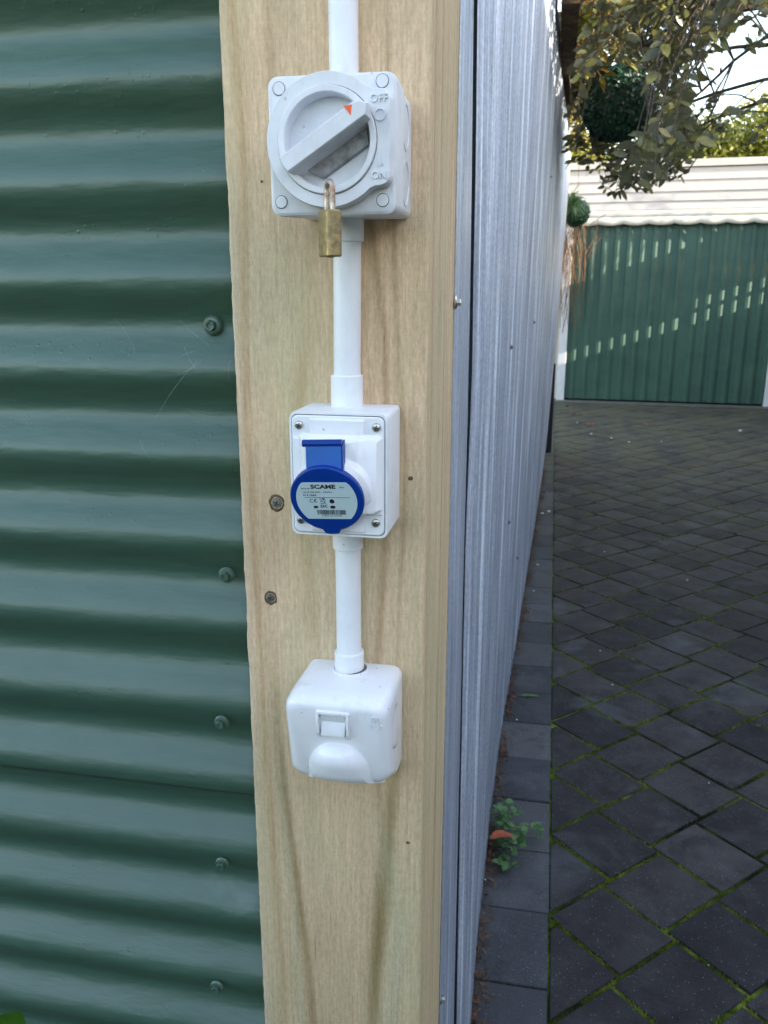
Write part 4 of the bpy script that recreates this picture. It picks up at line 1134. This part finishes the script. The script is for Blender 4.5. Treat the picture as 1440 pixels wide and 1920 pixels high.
ball('smaller green leafy ball, lower down near the garage corner', (.145, 7.9, 2.035), .115, 3500, .5)
tuft = thing('hanging_plant', 'tuft of thin green blades in front of the smaller leafy ball', 'plant', (.098, 7.65, 2.10))
V, Fc = [], []
for i in range(90):
    a = Vector((rnd(-.03, .03), rnd(-.03, .03), rnd(-.03, .05))); d = Vector((rnd(-1, 1), rnd(-1, .6), rnd(-1.0, .7))).normalized(); ln = rnd(.06, .16); w = d.orthogonal().normalized()*.005
    b = len(V); mid = a+d*ln*.5+Vector((0, 0, .01)); tip = a+d*ln-Vector((0, 0, .03))
    V += [tuple(a-w), tuple(a+w), tuple(mid+w), tuple(mid-w), tuple(tip)]; Fc += [(b, b+1, b+2, b+3), (b+3, b+2, b+4)]
me = bpy.data.meshes.new('blades'); me.from_pydata(V, [], Fc); me.materials.append(M['weed']); o = link('blades', me, tuft); o['kind'] = 'stuff'

# sunlit trees beyond the garage roof
def far_tree(label, c, rad, h0, n, leaf=.11):
    t = thing('garden_tree', label, 'tree', (c[0], c[1], 0), group='trees beyond the garage')
    mk('trunk', *tube([(0, 0, 0), (.05, 0, h0*.6), (0, 0, h0)], [.12, .1, .06], 8), 'bark', t)
    for k in range(5):
        a = k*1.3; mk('branch', *tube([(0, 0, h0*.75), (rad[0]*.4*math.cos(a), rad[1]*.4*math.sin(a), h0*.9), (rad[0]*.7*math.cos(a), rad[1]*.7*math.sin(a), h0+rad[2]*.3)], [.05, .035, .01], 6), 'bark', t)
    V, Fc = [], []
    cl = []
    for k in range(60):
        d = Vector((random.gauss(0, 1), random.gauss(0, 1), random.gauss(0, 1))).normalized()*rnd(.25, 1)**.5
        cl.append(Vector((d.x*rad[0], d.y*rad[1], h0+d.z*rad[2])))
    for i in range(n):
        cc = random.choice(cl); p = cc+Vector((random.gauss(0, .24), random.gauss(0, .24), random.gauss(0, .16)))
        d = Vector((rnd(-1, 1), rnd(-1, 1), rnd(-.3, 1))).normalized(); u = d.orthogonal().normalized(); u.rotate(Matrix.Rotation(rnd(0, 6.28), 3, d)); w = d.cross(u); s = leaf*rnd(.4, 1)*.5
        b = len(V); V += [tuple(p-u*s), tuple(p+w*s*.5), tuple(p+u*s), tuple(p-w*s*.5)]; Fc.append((b, b+1, b+2, b+3))
    me = bpy.data.meshes.new('crown'); me.from_pydata(V, [], Fc); me.materials.append(M['far_leaf'])
    o = link('crown', me, t); o['kind'] = 'stuff'
far_tree('sunlit yellow-green tree showing above the right end of the garage roof', (4.5, 18.5), (1.5, 1.0, .72), 4.15, 15000, .14)
far_tree('low yellow-green tree showing above the middle of the garage roof', (2.55, 18.2), (.75, .8, .42), 3.95, 6000, .14)
far_tree('small yellow tree glimpsed just right of the fence end', (.30, 18.0), (.45, .6, .5), 3.75, 4000, .13)

# weed at the foot of the fence
weed = thing('weed', 'small leafy green weed growing at the foot of the steel fence', 'plant', (-.075, 1.93, 0))
ws, wl = [], []
for (dx, dy, h, k) in ((.015, .13, .05, 6), (.04, .11, .035, 6), (.095, .03, .03, 6), (.10, .06, .035, 5), (.02, -.11, .02, 6), (.085, .045, .045, 6), (.055, .012, .05, 6), (.025, .06, .07, 6), (.01, .10, .06, 6), (.03, -.05, .03, 6), (.035, -.085, .02, 5), (.06, -.02, .035, 5), (.0, .02, .10, 7), (.03, .035, .09, 7), (.005, -.03, .05, 5), (.015, .075, .09, 6)):
    a = Vector((-.085, 1.93, 0)); b = Vector((-.075+dx, 1.93+dy, h)); c = curve(a, b, .015, 6, .008); ws.append(tube(c, .0010, 5))
    for j in range(k):
        p = c[-1-(j % 3)]+Vector((rnd(-.008, .008), rnd(-.008, .008), rnd(-.004, .006))); an = j*2.4
        wl.append(leaf_mat4(p, (math.cos(an), math.sin(an), rnd(-.1, .5)), rnd(-.5, .5), rnd(.8, 1.25)))
mk('stems', *local(weed, join(*ws)), 'weed', weed)
build_leaves(weed, [leafmesh('leaf', .021, .017, 'weed', .15, .1)], wl, 290)
# dead leaves
def curled(name, ln, wd, mt):
    me = leafmesh(name, ln, wd, mt, .5, .25, 5); return me
rl = link('fallen_leaf', curled('fallen_leaf', .052, .034, 'red_leaf')); tag(rl, 'brick-red dead leaf lying in the weed at the fence foot', 'leaf')
rl.scale = (1.25,)*3; rl.location = (-.092, 1.875, .066); rl.rotation_euler = (R(12), R(-12), R(-70))
bl = [curled('fallen_leaf', .06, .03, 'brown_leaf'), curled('fallen_leaf', .045, .028, 'brown_leaf')]
for (x, y) in ((.33, 9.32), (.40, 9.15), (.46, 9.2), (.98, 9.25), (1.02, 9.22), (.30, 9.9), (.36, 9.75), (.24, 10.5), (.43, 9.0)):
    o = link('fallen_leaf', random.choice(bl)); o.location = (x, y, .006+.008); o.rotation_euler = (rnd(-.3, .3), rnd(-.3, .3), rnd(0, 6)); o.scale = (1.3,)*3
    tag(o, 'dry brown leaf '+('lying alone in the middle of the mossy pavers' if x > .9 else 'in the loose cluster on the pavers left of the garage door'), 'leaf', 'dry leaves '+('mid drive' if x > .9 else 'near the garage corner'))
o = link('fallen_leaf', leafmesh('fallen_leaf', .075, .018, 'weed', .2, .05)); o.location = (-.052, 2.80, .005); o.rotation_euler = (0, 0, R(-80)); tag(o, 'long olive green leaf lying on the grey edge pavers', 'leaf')
def pebble_mesh():
    bm = bmesh.new(); bmesh.ops.create_icosphere(bm, subdivisions=1, radius=.0055)
    for v in bm.verts: v.co = Vector((v.co.x*rnd(.8, 1.3), v.co.y*rnd(.7, 1.1), v.co.z*.55))
    me = bpy.data.meshes.new('pebble'); bm.to_mesh(me); bm.free(); me.materials.append(M['pebble']); return me
pm = [pebble_mesh() for _ in range(3)]
for (x, y, s) in ((-.098, 1.80, .55), (.42, 8.5, 3), (.60, 8.3, 2.5), (.75, 8.1, 2.8), (1.05, 8.2, 1.8), (1.9, 8.95, 4.5), (-.01, 5.35, 2.4), (.03, 5.4, 2.8), (.28, 2.95, .9), (.25, 3.25, .8), (.62, 1.72, .55), (.46, 1.33, .6), (.72, 4.2, 1.2), (.34, 4.6, 1.2), (.30, 9.2, 2), (-.055, 2.62, .8), (.80, 2.2, .6), (.52, 2.35, .6), (.95, 3.4, .8), (.2, 1.42, .35), (.40, 1.62, .35), (-.03, 3.9, 1.2), (-.02, 4.3, 1.6)):
    o = link('pebble', random.choice(pm)); WHERE = ('lying in the joint line near the fence foot' if x < .07 else ('near the garage' if y > 7 else ('in the middle of the drive' if y > 2.7 else 'among the nearest pavers'))); o.location = (x, y, .0025+.0028*s); o.scale = (s*.8,)*3; o.rotation_euler = (0, 0, rnd(0, 6))
    tag(o, 'tiny white stone chip '+WHERE, 'pebble', 'white stone chips '+WHERE)
# litter caught along the foot of the fence
V, Fc = [], []
for i in range(3200):
    y = 1.15+rnd(0, 1)**1.3*5.6
    if noise.noise(Vector((y*6, 0, 0))) < rnd(-.35, .30): continue
    x = interp(BASE, y)+abs(random.gauss(0, .015))+.001; s = rnd(.002, .0065)*(1.0+.12*y); a = rnd(0, 6.28); z = .003+rnd(0, .006)
    u = Vector((math.cos(a), math.sin(a), rnd(-.5, .5)))*s; w = Vector((-math.sin(a), math.cos(a), rnd(-.5, .5)))*s*rnd(.25, .7)
    p = Vector((x, y, z)); b = len(V); V += [tuple(p-u), tuple(p+w), tuple(p+u), tuple(p-w)]; Fc.append((b, b+1, b+2, b+3))
o = mk('leaf_litter', V, Fc, 'litter', smooth=0); o['kind'] = 'stuff'; o['label'] = 'brown crumbled leaf litter along the foot of the steel fence'; o['category'] = 'leaf litter'
tw = mk('twig', *tube([(-.115, 1.47, .006), (-.095, 1.41, .007), (-.078, 1.35, .006), (-.066, 1.29, .005)], [.0016, .0013, .0011, .0008], 6), 'black_timber'); tag(tw, 'thin dark twig lying on the edge paver by the fence foot', 'twig')

# shrub below the left corner, one leaf reaching into view
sh = thing('shrub', 'glossy bright green shrub leaf poking up at the bottom left corner', 'shrub', (-.42, .44, 0))
st, sl_ = [], []
for (x, y, z) in ((-.392, .45, .845), (-.44, .46, .80), (-.40, .40, .76), (-.47, .42, .78)):
    c = curve((-.42, .44, 0), (x, y, z), 0, 7, .03); st.append(tube(c, [.006, .005, .0045, .004, .0035, .003, .002], 6))
    for k in range(10):
        p = c[-1]+Vector((rnd(-.02, .02), rnd(-.02, .02), -.022*k)); an = k*2.4
        sl_.append(leaf_mat4(p, (math.cos(an), math.sin(an), .25), rnd(-.3, .3), rnd(.7, .9)))
sl_.append(leaf_mat4(Vector((-.398, .448, .832)), (.45, -.10, 1), R(100), 1.5))
mk('stems', *local(sh, join(*st)), 'bark', sh)
build_leaves(sh, [leafmesh('leaf', .056, .040, 'shrub', .18, .08, 8)], [q for q in sl_ if q.translation.z < .80 or q is sl_[-1]], 60)

# ================================================================== SPIDER SILK
def silk(o):
    o['kind'] = 'stuff'; return o
def strand(a, b, r=.00006, sag=-.001, n=5): return tube(curve(a, b, sag, n, .0012), r, 3)
w1 = []
for i in range(46):
    a = rnd(R(40), R(175)); b = a+rnd(-.8, .8); ra, rb = rnd(.010, .0255), rnd(.008, .0255)
    pa = (DC[0]+ra*math.cos(a), rnd(.520, .528), DC[1]+ra*math.sin(a)); pb = (DC[0]+rb*math.cos(b), rnd(.512, .528), DC[1]+rb*math.sin(b))
    w1.append(strand(pa, pb, .00004))
o = mk('spider_web', *join(*w1), 'web', smooth=0); tag(silk(o), 'fine cobweb inside the upper part of the isolator dial', 'cobweb')
w2 = []
for i in range(11):
    a = Vector((-.2776+random.gauss(-.02, .035), .655, 1.39+random.gauss(-.015, .03))); b = a+Vector((random.gauss(0, .014), rnd(-.004, .004), random.gauss(-.012, .016)))
    b.x = min(b.x, -.236); a.x = min(a.x, -.236)
    w2.append(tube(curve(a, b, rnd(-.003, .003), 7, .002), .00003, 3))
o = mk('spider_web', *join(*w2), 'web', smooth=0); tag(silk(o), 'wispy cobweb spread round the top screw of the green wall', 'cobweb')
w3 = [strand((-.2312, .600, 1.4385), (-.2375, .655, 1.4375), .0003), strand((-.1310, .515, 1.447), (-.1300, .570, 1.40), .00005)]
o = mk('silk_thread', *join(*w3), 'web', smooth=0); tag(silk(o), 'short white silk thread at the left edge of the timber post', 'thread')
